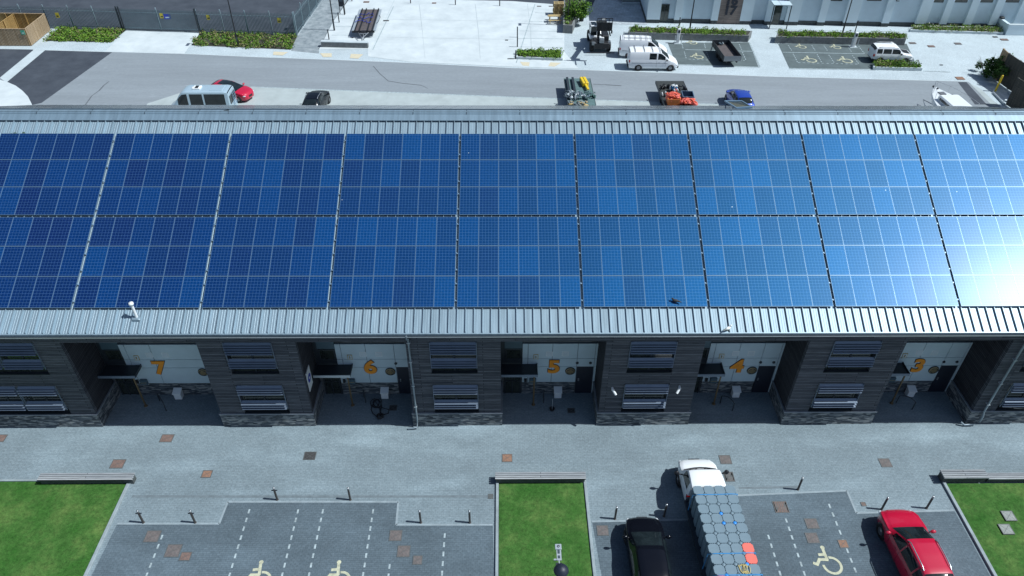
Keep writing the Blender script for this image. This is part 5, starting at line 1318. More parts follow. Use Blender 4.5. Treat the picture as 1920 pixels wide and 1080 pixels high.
# small green bed with kerb, picnic bench, wooden frame, planter with shrub, bin
def planter(P, h, label, hplants, n, mats=('leaf1','leaf1','leaf2','leaf3'), wm='planterwall', size=.1, th_=.16, clump=4, soil=True):
    c = Vector((sum(p[0] for p in P)/len(P), sum(p[1] for p in P)/len(P))); t = thing('planter', label, 'planter', (c.x, c.y, 0))
    Q = [Vector(p)-c for p in P]; ar = sum(Q[i].x*Q[(i+1)%len(Q)].y-Q[(i+1)%len(Q)].x*Q[i].y for i in range(len(Q)))
    if ar < 0: Q = Q[::-1]
    I = []
    for i in range(len(Q)):
        a, b, e = Q[i-1], Q[i], Q[(i+1)%len(Q)]; d1 = (b-a).normalized(); d2 = (e-b).normalized(); n1 = Vector((-d1.y,d1.x)); n2 = Vector((-d2.y,d2.x)); k = (n1+n2); k = k/max(.3, k.dot(n1)); I.append(b+k*th_)
    p = MB(); nn = len(Q); vs = [(*q, 0) for q in Q]+[(*q, h) for q in Q]+[(*q, h) for q in I]+[(*q, h-.12) for q in I]; fs = []
    for i in range(nn):
        j = (i+1)%nn; fs += [(i,j,nn+j,nn+i),(nn+i,nn+j,2*nn+j,2*nn+i),(2*nn+i,2*nn+j,3*nn+j,3*nn+i)]
    p.add(vs, fs, wm); p.build('box', t)
    p = MB(); p.poly([tuple(q) for q in I], 'soil', h-.07); p.build('soil', t)
    W = [tuple(q+c) for q in I]; st = planting(W, n, hplants, '', mats, size, h-.06, 'planting', clump)
    st.parent = t; st.location = (-c.x, -c.y, 0); del st['kind']; return t
planter(ptsG((969,97),(1054,97),(1055,114),(968,111)), .25, 'small green planting bed with a pale kerb beside the road', .5, 12, wm='strip', mats=('leaf1','leaf1','leaf1','leaf2'))
planter(ptsG((1055,62),(1073,63),(1099,0),(1057,-2)), .95, 'tall stone planter holding the big green shrub', .5, 7, mats=('leaf2','leaf1','leaf1','flower'))
planter(ptsG((1176,73),(1402,79),(1408,70),(1180,62)), .75, 'long raised planter behind the left disabled bays', .6, 17)
planter(ptsG((1452,81),(1695,85),(1697,75),(1456,70)), .75, 'long raised planter behind the right disabled bays', .5, 17)
planter(ptsG((1636,131),(1728,133),(1727,125),(1636,121)), .3, 'small planted island in front of the white four by four', .7, 9, wm='strip', mats=('leaf1','leaf2','leaf1','leaf3'))
planter(ptsG((1705,60),(1880,65),(1876,54),(1712,52)), .25, 'flower bed along the foot of the white building', .5, 16, wm='strip', mats=('leaf1','leaf3','leaf1','flower'))
# big shrub
g = G3(1082,38, 0); S = thing('shrub', 'large rounded green shrub rising from the tall stone planter', 'shrub', tuple(G3(1080,45)))
p = MB()
for i in range(9):
    a = random.uniform(0,2*pi); e = Vector((1.1*cos(a), 1.3*sin(a), 1.6+random.random()*1.2)); p.tube([(0,0,.8), tuple(e*.5+Vector((0,0,.5))), tuple(e+Vector((0,0,.3)))], [.06,.04,.015], 'lid2', 5)
p.build('stems', S)
p = MB(); cl = [(random.uniform(-1.0,1.15), random.uniform(-1.2,1.5), random.uniform(1.3,2.3), random.uniform(.4,.7)) for i in range(20)]
for cx, cy, cz, r in cl:
    def f():
        d = Vector((random.gauss(0,1),random.gauss(0,1),random.gauss(0,1))).normalized()*r*random.uniform(.55,1.05); return (cx+d.x, cy+d.y, cz+d.z)
    leaves(p, f, 150, .11, ('leaf1','leaf2','leaf1') if random.random() > .4 else ('leaf2','leaf2','leaf1'))
p.build('foliage', S)
# picnic bench and timber frame
g = G3(1040,41); T = thing('picnic_bench', 'pale wooden picnic bench on the concrete by the tall planter', 'picnic bench', tuple(g), R(2))
p = MB()
for i in range(5): p.box((-.75,-.34+i*.14,.72),(.75,-.22+i*.14,.76),'pallet')
p.build('tabletop', T)
for s in (-1,1):
    p = MB(); p.box((-.8,s*.75-.13,.42),(.8,s*.75+.13,.46),'pallet'); p.build('seat', T)
    p = MB(); p.box((s*.6-.03,-.85,.36),(s*.6+.03,.85,.419),'pallet'); p.tube([(s*.6,-.6,0),(s*.6,-.2,.72)],.04,'pallet',4); p.tube([(s*.6,.6,0),(s*.6,.2,.72)],.04,'pallet',4); p.build('leg_frame', T)
g = G3(1047,30); T = thing('timber_stack', 'tall pale stack of wooden pallets and frames behind the picnic bench', 'timber stack', tuple(g+Vector((0,.6,0))))
for i in range(9):
    p = MB(); z = i*.16; a = random.uniform(-.06,.06)
    for k in range(4): p.box((-.6+a,-.5+k*.28,z+.1),(.6+a,-.38+k*.28,z+.125),'pallet')
    for k in range(3): p.box((-.6+a+k*.55,-.5,z),(-.5+a+k*.55,.46,z+.099),'pallet')
    p.build('pallet', T)
g = G3(1090,39); T = thing('litter_bin', 'dark litter bin beside the tall stone planter', 'litter bin', tuple(g))
p = MB(); p.lathe([(.26,0),(.3,.95),(.27,.97),(.2,.9)],'blackmetal',12); p.build('body', T); p = MB(); p.lathe([(.32,.95),(.32,1.05),(.1,1.12),(0,1.12)],'blackmetal',12); p.build('lid', T)
for q in ((687,5,'red',.9,.5,'lid'),(814,6,'',.9,.4,'lid2'),(724,40,'',1.1,.5,'lid3'),(661,71,'',.35,.35,'lid3'),(1011,12,'',.8,.4,'lid3'),(1033,12,'',.8,.4,'lid3')): pass
for px_, py_, w_, h_, m, lb in ((687,4,.8,.6,'lid','red cover at the far end of the trailer bay'),(814,6,.6,.5,'lid','brown cover at the far edge of the concrete apron'),(724,39,.75,.4,'lid3','dark slot cover right of the flat trailer'),(661,71,.3,.3,'lid3','tiny dark cover in front of the trailer drawbar'),
        (1011,12,.6,.35,'lid2','left one of two brown covers behind the picnic bench'),(1033,12,.6,.35,'lid2','right one of two brown covers behind the picnic bench'),(950,75.5,.4,.3,'lid3','small dark gully on the right of the concrete apron'),(958,110.5,.8,.25,'lid3','dark gully grate beside the corner post of the green bed'),
        (1711,81,.8,.55,'lid2','brown cover nearest the right end of the raised planter'),(1746,87,.8,.6,'lid','red brown cover, second of the row right of the white four by four'),(1796,82,.8,.6,'lid2','brown cover in the middle of the pale paving right of the four by four'),
        (1866,69.5,.6,.4,'lid3','small dark cover near the white building flower bed'),(1883,74.5,.9,.6,'lid','rusty cover below the right end of the flower bed'),(1800,147,.85,.75,'lid5','orange red cover at the road edge near the boat'),(1765,122,.4,.25,'lid3','small dark grate on the pale paving near the planted island'),(1721,113,.3,.2,'lid4','tiny grey cover right of the white four by four')):
    lid(px_, py_, w_, h_, m, lb, frame=False, z0=.02)

# skip trailer, tipper sides
T = thing('tipper_trailer', 'empty dark steel sided trailer standing in a disabled bay', 'trailer', (23.8, 77.2, 0), R(3))
W_, L_ = .92, 2.25
p = MB(); p.box((-W_+.04,-L_+.04,.70),(W_-.04,L_-.04,.76),'browndeck'); p.build('deck', T)
for n_, q in (('side_panel',(-W_,-L_,.68,-W_+.035,L_,1.25)),('side_panel',(W_-.035,-L_,.68,W_,L_,1.25)),('tailboard',(-W_+.037,-L_,.68,W_-.037,-L_+.035,1.22)),('headboard',(-W_+.037,L_-.035,.68,W_-.037,L_,1.25))):
    p = MB(); p.box(q[:3], q[3:], 'anthracite' if n_ != 'tailboard' else 'p_grey')
    if n_ == 'side_panel':
        for y in (-1.8,-.9,0,.9,1.8): p.box((q[0]-.02 if q[0]<0 else q[3], y, .68),(q[0] if q[0]<0 else q[3]+.02, y+.05,1.25),'blackmetal')
    p.build(n_, T)
p = MB(); p.box((-.6,-L_,.5),(-.5,L_,.679),'blackmetal'); p.box((.5,-L_,.5),(.6,L_,.679),'blackmetal'); p.tube([(-.5,L_,.55),(0,L_+1.3,.5)],.05,'blackmetal',6); p.tube([(.5,L_,.55),(0,L_+1.3,.5)],.05,'blackmetal',6); p.build('chassis', T)
for s in (-1,1):
    for y in (-.45,.45): p = MB(); p.lathe([(0,.09),(.2,.09),(.31,.08),(.33,0),(.3,-.08)],'rubber',14,Matrix.Translation((s*.72,y,.33))@Matrix.Rotation(R(90*s),4,'Y')); p.build('wheel', T)
p = MB()
for i in range(8): p.blob((random.uniform(-.35,.35),L_-.25+random.uniform(-.15,.12),.85+random.random()*.2),(.12,.1,.09),random.choice(['net','whitebox','bluegrey']),7,5,.2)
tag(p.build('sack', None, (23.8-.1,77.2,0)), 'small heap of pale sacks at the far end of the empty trailer', 'sacks')

# telehandler with raised boom
T = thing('telehandler', 'black telescopic forklift with a white cab and its boom raised toward the terrace', 'forklift', (10.55,81.0,0), 0)
p = MB(); p.cbox((-.75,-2.3,.5),(.95,2.2,1.15),'black',.08); p.cbox((.15,-1.6,1.15),(.95,1.9,1.7),'black',.08); p.build('chassis', T)
for s in (-1,1):
    for y in (-1.6,1.6):
        p = MB(); MX = Matrix.Translation((s*.92+.05,y,.58))@Matrix.Rotation(R(90*s),4,'Y'); p.lathe([(.28,.18),(.5,.2),(.58,.14),(.58,-.14),(.5,-.2)],'rubber',20,MX); wq = p.build('wheel', T); p = MB(); p.lathe([(0,.1),(.16,.12),(.28,.17),(.3,.1)],'p_grey',14,MX); p.build('rim', wq)
p = MB(); p.cbox((-1.05,-.75,1.0),(-.25,.95,1.35),'p_white',.06); p.cbox((-1.0,-.55,2.28),(-.28,.85,2.42),'p_white',.05)
for q in ((-1.0,-.62),(-.32,-.62),(-1.0,.8),(-.32,.8)): p.box((q[0],q[1],1.35),(q[0]+.06,q[1]+.06,2.28),'p_white')
cb = p.build('cab', T); p = MB(); p.box((-.98,-.6,1.36),(-.30,.83,2.27),'carglass'); p.box((-.92,-.45,2.421),(-.36,.6,2.43),'carglass'); p.build('cab_glass', cb)
def slab(mb, a, b, w_, h_, m):
    a = Vector(a); b = Vector(b); d = (b-a).normalized(); s = Vector((1,0,0)); u = s.cross(d).normalized(); 
    v = [a+s*i*w_/2+u*j*h_/2 for i, j in ((-1,-1),(1,-1),(1,1),(-1,1))]+[b+s*i*w_/2+u*j*h_/2 for i, j in ((-1,-1),(1,-1),(1,1),(-1,1))]
    mb.add(v, [(3,2,1,0),(4,5,6,7),(0,1,5,4),(1,2,6,5),(2,3,7,6),(3,0,4,7)], m)
p = MB(); slab(p, (.1,2.0,1.75), (.02,-1.6,3.1), .50, .5, 'black'); slab(p, (.02,-1.2,2.9), (-.1,-4.0,4.1), .32, .36, 'anthracite'); p.tube([(.1,-.9,1.4),(.05,.4,2.4)],.09,'steel',8); p.tube([(.4,1.7,2.1),(.36,-1.3,3.3),(.25,-3.8,4.3)],.04,'black',6); p.build('boom', T)
p = MB(); p.cbox((-.85,-4.75,4.3),(.75,-4.6,5.15),'black',.03); p.cbox((-.3,-4.65,4.5),(.2,-4.1,5.2),'black',.05); p.cbox((-.28,-4.2,5.2),(.1,-3.9,5.35),'whitebox',.03)
for x in (-.85,-.45,-.05,.35,.7): p.box((x,-4.8,4.3),(x+.05,-4.7,5.6),'blackmetal')
p.box((-.85,-4.8,5.56),(.75,-4.72,5.62),'blackmetal'); cg_ = p.build('carriage', T); cg_.location = (0, .15, -1.0)
for x in (-.6,.4): p = MB(); p.box((x,-4.86,4.2),(x+.12,-4.81,4.9),'blackmetal'); p.box((x,-5.9,4.2),(x+.12,-4.861,4.25),'blackmetal'); p.build('fork', T).location = (0, .15, -1.0)
p = MB(); p.cbox((-.15,-2.35,1.15),(.35,-1.85,1.5),'p_grey',.03); p.cbox((-.1,-1.75,1.3),(.4,-1.2,1.55),'whitebox',.04); p.cbox((-.95,-2.3,.9),(-.55,-1.9,1.2),'p_grey',.05); p.cbox((.75,-2.2,.95),(1.1,-1.85,1.25),'p_grey',.05); p.tube([(-1.5,-2.75,.25),(1.5,-2.75,.25)],.05,'black',6); p.build('front_gear', T)
for s in (-1,1): p = MB(); p.tube([(s*.95,-1.0,1.6),(s*1.25,-1.1,1.9)],.02,'black',5); p.cbox((s*1.25-.08,-1.15,1.75),(s*1.25+.08,-1.1,2.1),'black',.02); p.build('mirror', T)

# two loaded flatbeds just beyond the ridge
def flatbed(loc, w_, l_, z, label, m, sides=.0):
    t = thing('flatbed_trailer', label, 'trailer', (*loc, 0)); x0, x1, y0, y1 = -w_/2, w_/2, -l_/2, l_/2
    p = MB(); p.box((x0,y0,z-.08),(x1,y1,z), m); p.build('deck', t)
    p = MB(); p.box((x0+.35,y0,z-.35),(x0+.45,y1,z-.081),'blackmetal'); p.box((x1-.45,y0,z-.35),(x1-.35,y1,z-.081),'blackmetal'); p.box((x0-.02,y0,z-.25),(x0+.0,y1,z+.03),'anthracite'); p.box((x1,y0,z-.25),(x1+.02,y1,z+.03),'anthracite'); p.build('chassis', t)
    for s in (-1,1):
        for y in (-.55,.55): p = MB(); p.lathe([(0,.12),(.22,.12),(.4,.1),(.42,0),(.4,-.1)],'rubber',14,Matrix.Translation((s*(w_/2-.25),y,.42))@Matrix.Rotation(R(90*s),4,'Y')); p.build('wheel', t)
    return t
flatbed((7.3,66.4),2.55,6.6,1.05,'green decked flatbed trailer loaded with nets and beams, seen over the roof ridge','deckgreen')
flatbed((16.25,65.9),2.7,6.0,1.15,'black flatbed trailer loaded with bags and orange nets, seen over the roof ridge','deckdark')
for px_, lb in ((1065,'left dark steel beam lying on the green flatbed'),(1075.5,'right dark steel beam lying on the green flatbed')):
    a, b = G3(px_,146,1.2), G3(px_,171,1.2); m_ = (a+b)/2; p = MB(); p.box((-.11,-(a-b).length/2,0),(.11,(a-b).length/2,.03),'anthracite'); p.box((-.02,-(a-b).length/2,.03),(.02,(a-b).length/2,.2),'anthracite'); p.box((-.11,-(a-b).length/2,.2),(.11,(a-b).length/2,.23),'anthracite')
    tag(p.build('steel_beam', None, (m_.x, m_.y, 1.055)), lb, 'beam', 'dark steel beams on the green flatbed')
a, b = G3(1094,144,1.5), G3(1101,166,1.4); m_ = (a+b)/2
p = MB(); L_ = (a-b).length; p.cbox((-.3,-.2,0),(.3,L_/2,.38),'yellow',.05); p.cbox((-.12,-L_/2,.1),(.12,-.2,.25),'yellow',.03); p.box((-.02,-.2,.381),(.02,L_/2-.05,.40),'black')
tag(p.build('yellow_crane_jib', None, (m_.x, m_.y, 1.15), R(8)), 'yellow steel jib lying on the green flatbed trailer', 'steel jib')
def heap(cx, cy, z, rx, ry, h, mats, n, label, name, cat, tubes=18, tr=.05, parent=None):
    p = MB()
    for i in range(n):
        a = random.uniform(0,2*pi); q = math.sqrt(random.random()); x, y = rx*q*cos(a), ry*q*sin(a); p.blob((x,y,h*(1-q*q)*.6),(rx*.3,ry*.3,h*.42),random.choice(mats),8,5,.25)
    for i in range(tubes):
        a = random.uniform(0,2*pi); q = random.random(); x, y = rx*q*cos(a), ry*q*sin(a); pts = []
        for k in range(6): x += random.uniform(-.16,.16); y += random.uniform(-.16,.16); x = max(-rx*1.05,min(rx*1.05,x)); y = max(-ry*1.05,min(ry*1.05,y)); pts.append((x,y,h*(1-(x/rx/1.3)**2*.5-(y/ry/1.3)**2*.5)+random.uniform(.0,.08)))
        p.tube(pts, tr, random.choice(mats), 5)
    o = p.build(name, parent, (cx,cy,z)); 
    if not parent: tag(o, label, cat)
    return o
def hp(px_, py_, z): g = G(px_, py_, z); return g
g = hp(1072,178,1.3); heap(g[0],g[1],1.06,.6,.9,.4,['net','gutter','trim'],8,'left grey heap of netting and rope on the green flatbed','net_heap','net')
g = hp(1087,178,1.3); heap(g[0],g[1],1.06,.55,.9,.42,['net','trim','bluegrey'],8,'middle pale grey heap of netting on the green flatbed','net_heap','net')
g = hp(1105,178,1.25); heap(g[0],g[1],1.06,.55,.9,.3,['netgreen','bluegrey','deckgreen'],7,'dark green heap of netting at the right of the green flatbed','net_heap','net')
g = hp(1084,192,1.25); heap(g[0],g[1],1.06,1.0,.5,.22,['net','lid4','pallet'],7,'beige sacks and netting nearest the ridge on the green flatbed','net_heap','net')
g = hp(1253,161,1.5); heap(g[0],g[1],1.16,.75,.5,.45,['black','blackmetal'],8,'pile of black bags at the far left of the black flatbed','bag_heap','bags',4)
g = hp(1261,161,1.6); heap(g[0]+.1,g[1]-.2,1.3,.35,.45,.45,['whitebox','trim','strap'],6,'white and pale blue bundle among the black bags','bundle','bundle',5,.04)
g = hp(1278,163,1.5); heap(g[0],g[1],1.16,.6,.5,.4,['navy','black'],5,'dark navy bag at the far right of the black flatbed','bag_heap','bags',2)
p = MB(); g = hp(1247,177,1.35)
for k in range(3): p.lathe([(.1,-.05+.16*k),(.2,-.03+.16*k),(.22,.03+.16*k),(.1,.06+.16*k)],('whitebox','black','whitebox')[k],14,Matrix.Translation((-.25,0,.2))@Matrix.Rotation(R(75),4,'Y'))
tag(p.build('buoy', None, (g[0],g[1],1.16)), 'black and white striped buoy left of the orange nets', 'buoy')
p = MB(); g = hp(1270,173,1.5)
for k in range(3): p.lathe([(.08,-.05+.14*k),(.17,-.03+.14*k),(.18,.03+.14*k),(.08,.06+.14*k)],('whitebox','coral','whitebox')[k],12,Matrix.Translation((-.2,0,.2))@Matrix.Rotation(R(75),4,'Y'))
tag(p.build('buoy', None, (g[0]-.05,g[1]+.1,1.4)), 'small white and coral buoy behind the orange crate', 'buoy')
def crate(px_, py_, z, w_, l_, h, m, label, fill=None, fm=(), rz_=0.):
    g = hp(px_, py_, z+h); t = thing('crate', label, 'crate', (g[0],g[1],z), rz_, 'open crates on the black flatbed')
    p = MB(); 
    for q in ((-w_/2,-l_/2,w_/2,-l_/2+.03),(-w_/2,l_/2-.03,w_/2,l_/2),(-w_/2,-l_/2+.03,-w_/2+.03,l_/2-.03),(w_/2-.03,-l_/2+.03,w_/2,l_/2-.03)): p.box((q[0],q[1],0),(q[2],q[3],h),m)
    p.box((-w_/2+.03,-l_/2+.03,0),(w_/2-.03,l_/2-.03,.03),m); p.build('box', t)
    p = MB(); z_ = h-.02
    for q in ((-w_/2-.03,-l_/2-.03,w_/2+.03,-l_/2-.001),(-w_/2-.03,l_/2+.001,w_/2+.03,l_/2+.03),(-w_/2-.03,-l_/2,-w_/2-.001,l_/2),(w_/2+.001,-l_/2,w_/2+.03,l_/2)): p.box((q[0],q[1],z_-.04),(q[2],q[3],z_+.02),'frame' if m == 'crate_blue' else m)
    p.build('rim', t); return g
g = crate(1290,176,1.16,1.0,1.25,.7,'crate_blue','dark blue open crate at the right of the black flatbed',rz_=R(-4)); heap(g[0],g[1]-.1,1.25,.35,.4,.25,['net','whitebox','bluegrey'],6,'pale scraps inside the dark blue crate','scrap_heap','scraps',4,.04)
g = crate(1263,182,1.16,1.1,.9,.6,'crate_orange','orange open crate heaped with orange netting'); heap(g[0],g[1]+.2,1.55,.6,.55,.45,['orangenet','coral'],9,'orange netting heaped in the orange crate','net_heap','net',26)
g = hp(1290,190,1.5); heap(g[0],g[1],1.16,.85,.55,.55,['orangenet','coral','coral'],10,'coral orange netting heap nearest the ridge on the right','net_heap','net',30)

# boat on its trailer
BO = thing('motor_boat', 'white motor boat with its bow and deck hatch above the right end of the ridge', 'boat', (40.25,65.3,0), R(92.5))
mb = MB(); n = 16; Ls = 7.0; secs = []
for i in range(n+1):
    f = i/n; x = -Ls*f; b = 1.62*(1-(1-f)**3.2)+.05; zd = 2.15-.25*f; zk = .75+.6*(1-min(1,f*2.2))**1.5
    secs.append([(x-.0,0,zk),(x,b*.45,zk+.14),(x,b*.86,zk+.5*(zd-zk)),(x,b,zd-.08),(x,b*.97,zd),(x,b*.9,zd+.02),(x,b*.45,zd+.09),(x,0,zd+.11)])
for i in range(n):
    for j in range(7):
        for sg in (1,-1):
            q = [(secs[i][j][0],secs[i][j][1]*sg,secs[i][j][2]),(secs[i+1][j][0],secs[i+1][j][1]*sg,secs[i+1][j][2]),(secs[i+1][j+1][0],secs[i+1][j+1][1]*sg,secs[i+1][j+1][2]),(secs[i][j+1][0],secs[i][j+1][1]*sg,secs[i][j+1][2])]
            mb.add(q,[(0,1,2,3) if sg > 0 else (3,2,1,0)],'gel',True)
mb.add([(-Ls,p[1],p[2]) for p in secs[-1]]+[(-Ls,-p[1],p[2]) for p in reversed(secs[-1][1:-1])],[tuple(range(14))],'gel'); mb.build('hull', BO)
p = MB(); p.cbox((-5.5,-.95,2.0),(-2.4,.95,2.55),'gel',.12); cbn = p.build('cabin', BO)
p = MB(); p.box((-5.2,.951,2.2),(-2.8,.958,2.42),'carglass'); p.box((-5.2,-.958,2.2),(-2.8,-.951,2.42),'carglass'); p.build('window', cbn)
p = MB(); p.cbox((-1.75,-.28,2.16),(-1.2,.28,2.25),'navy',.02); p.box((-1.6,-.3,2.251),(-1.57,.3,2.258),'gel'); p.box((-1.4,-.3,2.251),(-1.37,.3,2.258),'gel'); p.build('hatch', BO)
for sg in (1,-1):
    p = MB(); pts = []
    for x, b in ((-.15,.1),(-1.2,.62),(-2.4,.98),(-3.6,1.17),(-4.8,1.26)): p.tube([(x,b*sg*1.15,2.0),(x,b*sg*1.15,2.75)],.016,'steel',5); pts.append((x,b*sg*1.15,2.75))
    p.tube(pts,.014,'steel',5); p.build('guard_rail', BO)
p = MB(); p.tube([(-.15,-.1,2.75),(.05,0,2.75),(-.15,.1,2.75)],.016,'steel',5); p.cbox((-.12,-.08,2.1),(.18,.08,2.25),'black',.02); p.blob((-.6,0,2.3),(.09,.09,.07),'black',8,5,0); p.blob((-2.1,-.6,2.3),(.12,.09,.1),'black',8,5,0); p.build('bow_fitting', BO)
p = MB(); p.box((-6.5,-.6,.45),(-.6,-.5,.6),'steel'); p.box((-6.5,.5,.45),(-.6,.6,.6),'steel'); p.box((-4.5,-.9,.5),(-4.4,.9,.58),'steel'); p.tube([(-.6,-.55,.5),(.9,0,.5),(-.6,.55,.5)],.05,'steel',6)
for x in (-5,-3.5,-2.0):
    for s in (-1,1): p.tube([(x,s*.55,.55),(x,s*.5,1.0)],.06,'black',6)
p.build('cradle', BO)
for s in (-1,1): p = MB(); p.lathe([(0,.09),(.2,.09),(.31,.08),(.33,0),(.3,-.08)],'rubber',14,Matrix.Translation((-4.4,s*.95,.33))@Matrix.Rotation(R(-90*s),4,'X')); p.build('wheel', BO)

# right timber fence and ivy, yellow post, low frame
zt_ = 2.9
tops = [G3(1880.5,91,zt_), G3(1891,100,zt_), G3(1912,114,zt_), G3(1960,143,zt_)]
tops2 = [G3(1897,100,3.05)]
for i, (a, b, m, lb) in enumerate(((tops[0],tops[1],'newtimber','narrow golden section of the tall timber fence at the right edge'),(tops[1],tops[2],'oldtimber','dark middle section of the tall timber fence at the right edge'),(G3(1908,146,2.7),G3(1990,196,2.7),'oldtimber','low dark section of the timber fence nearest the roof at the right edge'),(tops[2],tops[3],'oldtimber','dark rear section of the timber fence cut by the right edge'))):
    d = (b-a); L_ = d.to_2d().length; t = thing('timber_fence', lb, 'fence', (a.x,a.y,0), math.atan2(d.y,d.x), 'tall timber fence at the right edge')
    h = zt_ if i != 2 else 2.7
    p = MB(); x = 0
    while x < L_: e = min(x+.13, L_); p.box((x,0,.04),(e,.025,h),m); x += .145
    p.build('boards', t); p = MB()
    for z in (.4,1.4,2.4): p.box((0,.026,z),(L_,.08,z+.08),m)
    for x in (0.02, L_-.12): p.box((x,.081,0),(x+.1,.18,h+.02),m)
    p.box((0,-.02,h),(L_,.06,h+.035),m); p.build('frame', t)
bk2 = MB(); a, b = G3(1896,97,3.0), G3(1911,112,3.0)
g = G3(1846,142); IV = thing('ivy_bush', 'dark overgrown bush against the tall timber fence', 'bush', tuple(g))
p = MB()
for i in range(6): a_ = random.uniform(0,2*pi); p.tube([(0,0,0),(.5*cos(a_),.5*sin(a_),.8),(1.1*cos(a_),1.2*sin(a_),1.5+random.random()*.6)],[.05,.035,.01],'lid2',5)
p.build('stems', IV); p = MB()
cl = [(random.uniform(-.6,1.8), random.uniform(-2.6,1.3), random.uniform(.3,1.9), random.uniform(.4,.7)) for i in range(20)]
for cx, cy, cz, r in cl:
    def f():
        d = Vector((random.gauss(0,1),random.gauss(0,1),random.gauss(0,1))).normalized()*r*random.uniform(.4,1.05); return (cx+d.x, cy+d.y, max(.05,cz+d.z))
    leaves(p, f, 130, .12, ('leafivy','leafivy','leaf2'))
p.build('foliage', IV)
g = G3(1866,171); p = MB(); p.tube([(0,0,0),(.06,0,1.6)],.10,'yellow',8); p.lathe([(.1,0),(.07,.06),(0,.08)],'yellow',8,Matrix.Translation((.06,0,1.6))); tag(p.build('yellow_post', None, tuple(g)), 'leaning yellow post in front of the dark timber fence', 'post')
p = MB(); a, b = G3(1862,173,.1), G3(1884,196,.1); c_ = G3(1890,172,.1); o_ = a.copy()
for u, v in ((a,b),(c_,G3(1915,196,.1)),(G3(1884,188,.1),G3(1908,189,.1))): p.tube([tuple(u-o_),tuple(v-o_)],.09,'trim',6)
tag(p.build('kerb_frame', None, tuple(o_)), 'pale low metal frame on the ground beside the yellow post', 'frame')

# ---------------------------------------------------------------- white building
WB = thing('white_building', 'long white rendered industrial building with pilasters and the numbers 16 and 17', 'building', (17.0,88.15,0), R(-2.2))
WL, WD, WH = 62., 15., 9.3
PIL = []
def wx(px_, py_=44):       # x along the facade for a photo pixel
    g = G(px_, py_); return (g[0]-17.0)/cos(R(2.2))
wl_ = MB(); wl_.box((0,.25,.45),(WL,WD,WH),'bwall2'); wl_.build('wall', WB)
bs = MB(); bs.box((-.02,.2,0),(WL,WD,.45),'darkwall'); bs.build('base', WB)
pc = [1224,1276,1340,1410,1432,1492,1543,1610,1665,1722,1765,1808,1850,1893,1938]
pil = MB()
pxs = [(1212,1234),(1263,1274),(1331,1341),(1384,1403),(1430,1441),(1467,1489),(1527,1538),(1574,1596),(1644,1655),(1705,1722),(1749,1759),(1793,1804),(1837,1848),(1881,1892)]
for a, b in pxs: x0, x1 = wx(a), wx(b)+.15; pil.box((x0,-.08,0.42),(x1,.249,WH-.6),'bwall'); pil.box((x0,-.05,0),(x1,.19,.42),'darkwall')
pil.build('pilaster', WB)
cr_ = MB(); cr_.box((-.1,-.2,WH-.6),(WL+.1,WD+.1,WH),'bwall'); cr_.build('parapet', WB)
x0, x1 = wx(1343,45), wx(1386,46); p = MB(); p.box((x0,-.05,.1),(x1,.248,6.5),'brownclad'); p.build('cladding_panel', WB)
cxn = (x0+x1)/2
def bz(px_, py_):
    Y = 88.15-.0384*(G(px_,44)[0]-17); return FY(px_, py_, Y).z
text_mesh('number', '17', 1.4, 'navy', WB, Matrix.Translation((wx(1373,44)-.65,-.09,bz(1375,20))) @ UP @ Matrix.Diagonal((1.05,1,1,1)), .06, .02)
text_mesh('number', '16', 1.4, 'navy', WB, Matrix.Translation((wx(1373,44)-.65,-.09,bz(1375,1.5))) @ UP @ Matrix.Diagonal((1.05,1,1,1)), .06, .02)
def win(xa, xb, z0, z1, m='glass', name='window', d=.2):
    fr = MB(); fr.box((xa,d-.02,z0),(xb,d+.04,z1),'anthracite'); f = fr.build(name, WB); g = MB(); xm = (xa+xb)/2
    g.box((xa+.07,d-.035,z0+.07),(xm-.03,d-.021,z1-.07),m); g.box((xm+.03,d-.035,z0+.07),(xb-.07,d-.021,z1-.07),m); g.build('pane', f)
win(wx(1237)-.1, wx(1252)+.0, .15, bz(1245,9), 'glass', 'door')
for a, b in ((1559,1584),(1628,1654),(1741,1765),(1783,1807),(1827,1852),(1872,1898)):
    k = (a+b)/2; xa = wx(a)-1.35*(1 if True else 0); win(xa+.0, xa+(b-a)/15.6, bz(k,6 if a > 1700 else 3), bz(k,6)+1.6)
win(wx(1447)-.1, wx(1470)-.3, bz(1460,6), bz(1460,6)+1.6, 'signblue')
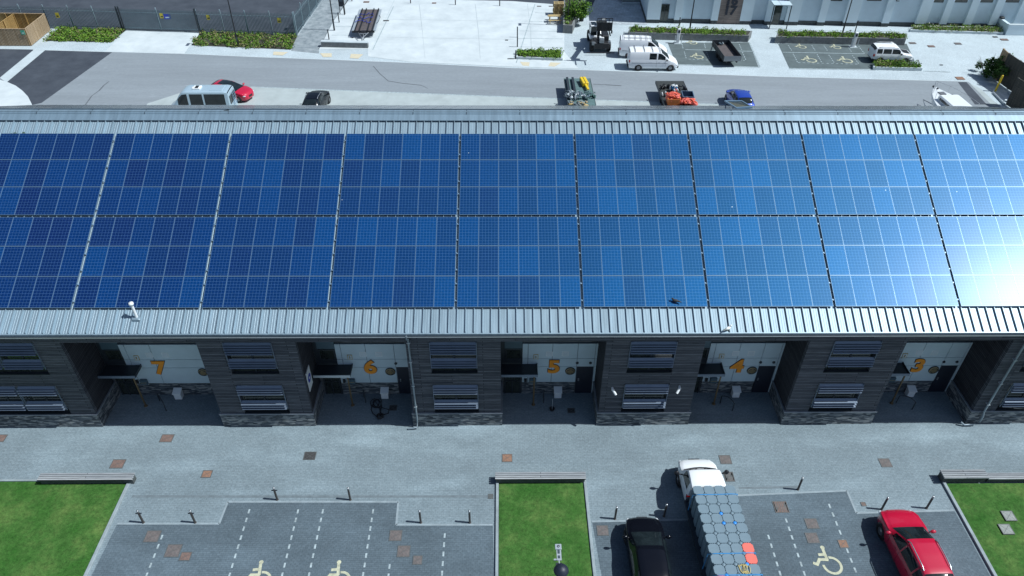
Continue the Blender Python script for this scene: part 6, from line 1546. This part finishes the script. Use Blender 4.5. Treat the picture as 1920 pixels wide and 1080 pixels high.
# entrance with glass canopy
xa, xb = wx(1441,50), wx(1463,50); p = MB(); p.box((xa,.12,.02),(xb,.245,2.45),'anthracite'); dr_ = p.build('door', WB); p = MB(); p.box((xa+.12,.1,.1),(xb-.1,.119,2.3),'glass'); p.build('pane', dr_); p = MB(); p.tube([(xa+.25,.05,.8),(xa+.25,.05,2.0)],.03,'whitebox',6); p.build('handle', dr_)
p = MB(); zc = 2.75; xm = (xa+xb)/2; p.box((xa-.15,-1.5,zc),(xm-.02,.2,zc+.06),'white'); p.box((xm+.02,-1.5,zc),(xb+.55,.2,zc+.06),'white'); cp = p.build('canopy', WB)
for x in (xa-.1, xb+.5):
    p = MB(); p.tube([(x,-1.4,zc),(x,-1.4,0)],.06,'anthracite',6); p.tube([(x,-1.4,zc-.02),(x,.1,zc-.02)],.04,'anthracite',6); p.build('post', cp)
p = MB(); k = wx(1669,44)-.55; p.tube([(k-.2,-.1,bz(1670,3)+.1),(k-.2,-.1,bz(1670,3)+.5),(k+.2,-.1,bz(1670,3)+.5)],.05,'black',6); p.tube([(k-.2,-.1,bz(1670,3)+.1),(k+.15,-.1,bz(1670,3)+.1)],.05,'black',6); p.build('wall_bracket', WB)
# steps in the shaded yard and neighbouring wing
g = G3(1188,8); T = thing('steps', 'pale steps in the shaded yard left of the white building', 'steps', tuple(g), 0)
for i in range(5): p = MB(); p.box((-1.4,i*.35,0),(1.4,3.5,.17*(i+1)),'planterwall' if i % 2 else 'strip'); p.build('step', T)
p = MB(); p.tube([(-1.5,0,0),(-1.5,0,1.0),(-1.5,2,1.9)],.05,'trim',6); p.tube([(1.5,0,0),(1.5,0,1.0),(1.5,2,1.9)],.05,'trim',6); p.build('handrail', T)
g = G3(1885,66); T = thing('boundary_wall', 'white low boundary wall stub at the top right photo edge', 'wall', tuple(g), R(-2))
p = MB(); p.box((0,0,0),(9,.35,1.15),'bwall'); p.box((0,.351,0),(.35,2.4,1.15),'bwall'); p.build('wall', T); p = MB(); p.box((-.03,-.03,1.15),(9,.38,1.21),'strip'); p.build('coping', T); p = MB(); p.cbox((-.1,1.9,1.21),(.35,2.3,1.4),'black',.03); p.build('cap', T)
# background blocks out of frame stay unbuilt

# ---------------------------------------------------------------- recentre: each thing's origin sits at its own base
bpy.context.view_layer.update()
for o in list(bpy.data.objects):
    if o.parent or o.get('kind') == 'structure' or o.type not in ('MESH', 'EMPTY'): continue
    if o.location.length > .001: continue
    if o.type == 'EMPTY':
        pts = [c.matrix_world @ Vector(v) for c in o.children for v in c.bound_box]
    else: pts = [Vector(v) for v in o.bound_box]
    if not pts: continue
    c = Vector(((min(p.x for p in pts)+max(p.x for p in pts))/2, (min(p.y for p in pts)+max(p.y for p in pts))/2, min(p.z for p in pts)))
    o.location = c
    if o.type == 'EMPTY':
        for ch in o.children: ch.location = ch.location - c
    elif o.data.users == 1: o.data.transform(Matrix.Translation(-c))
    else: o.location = (0, 0, 0)
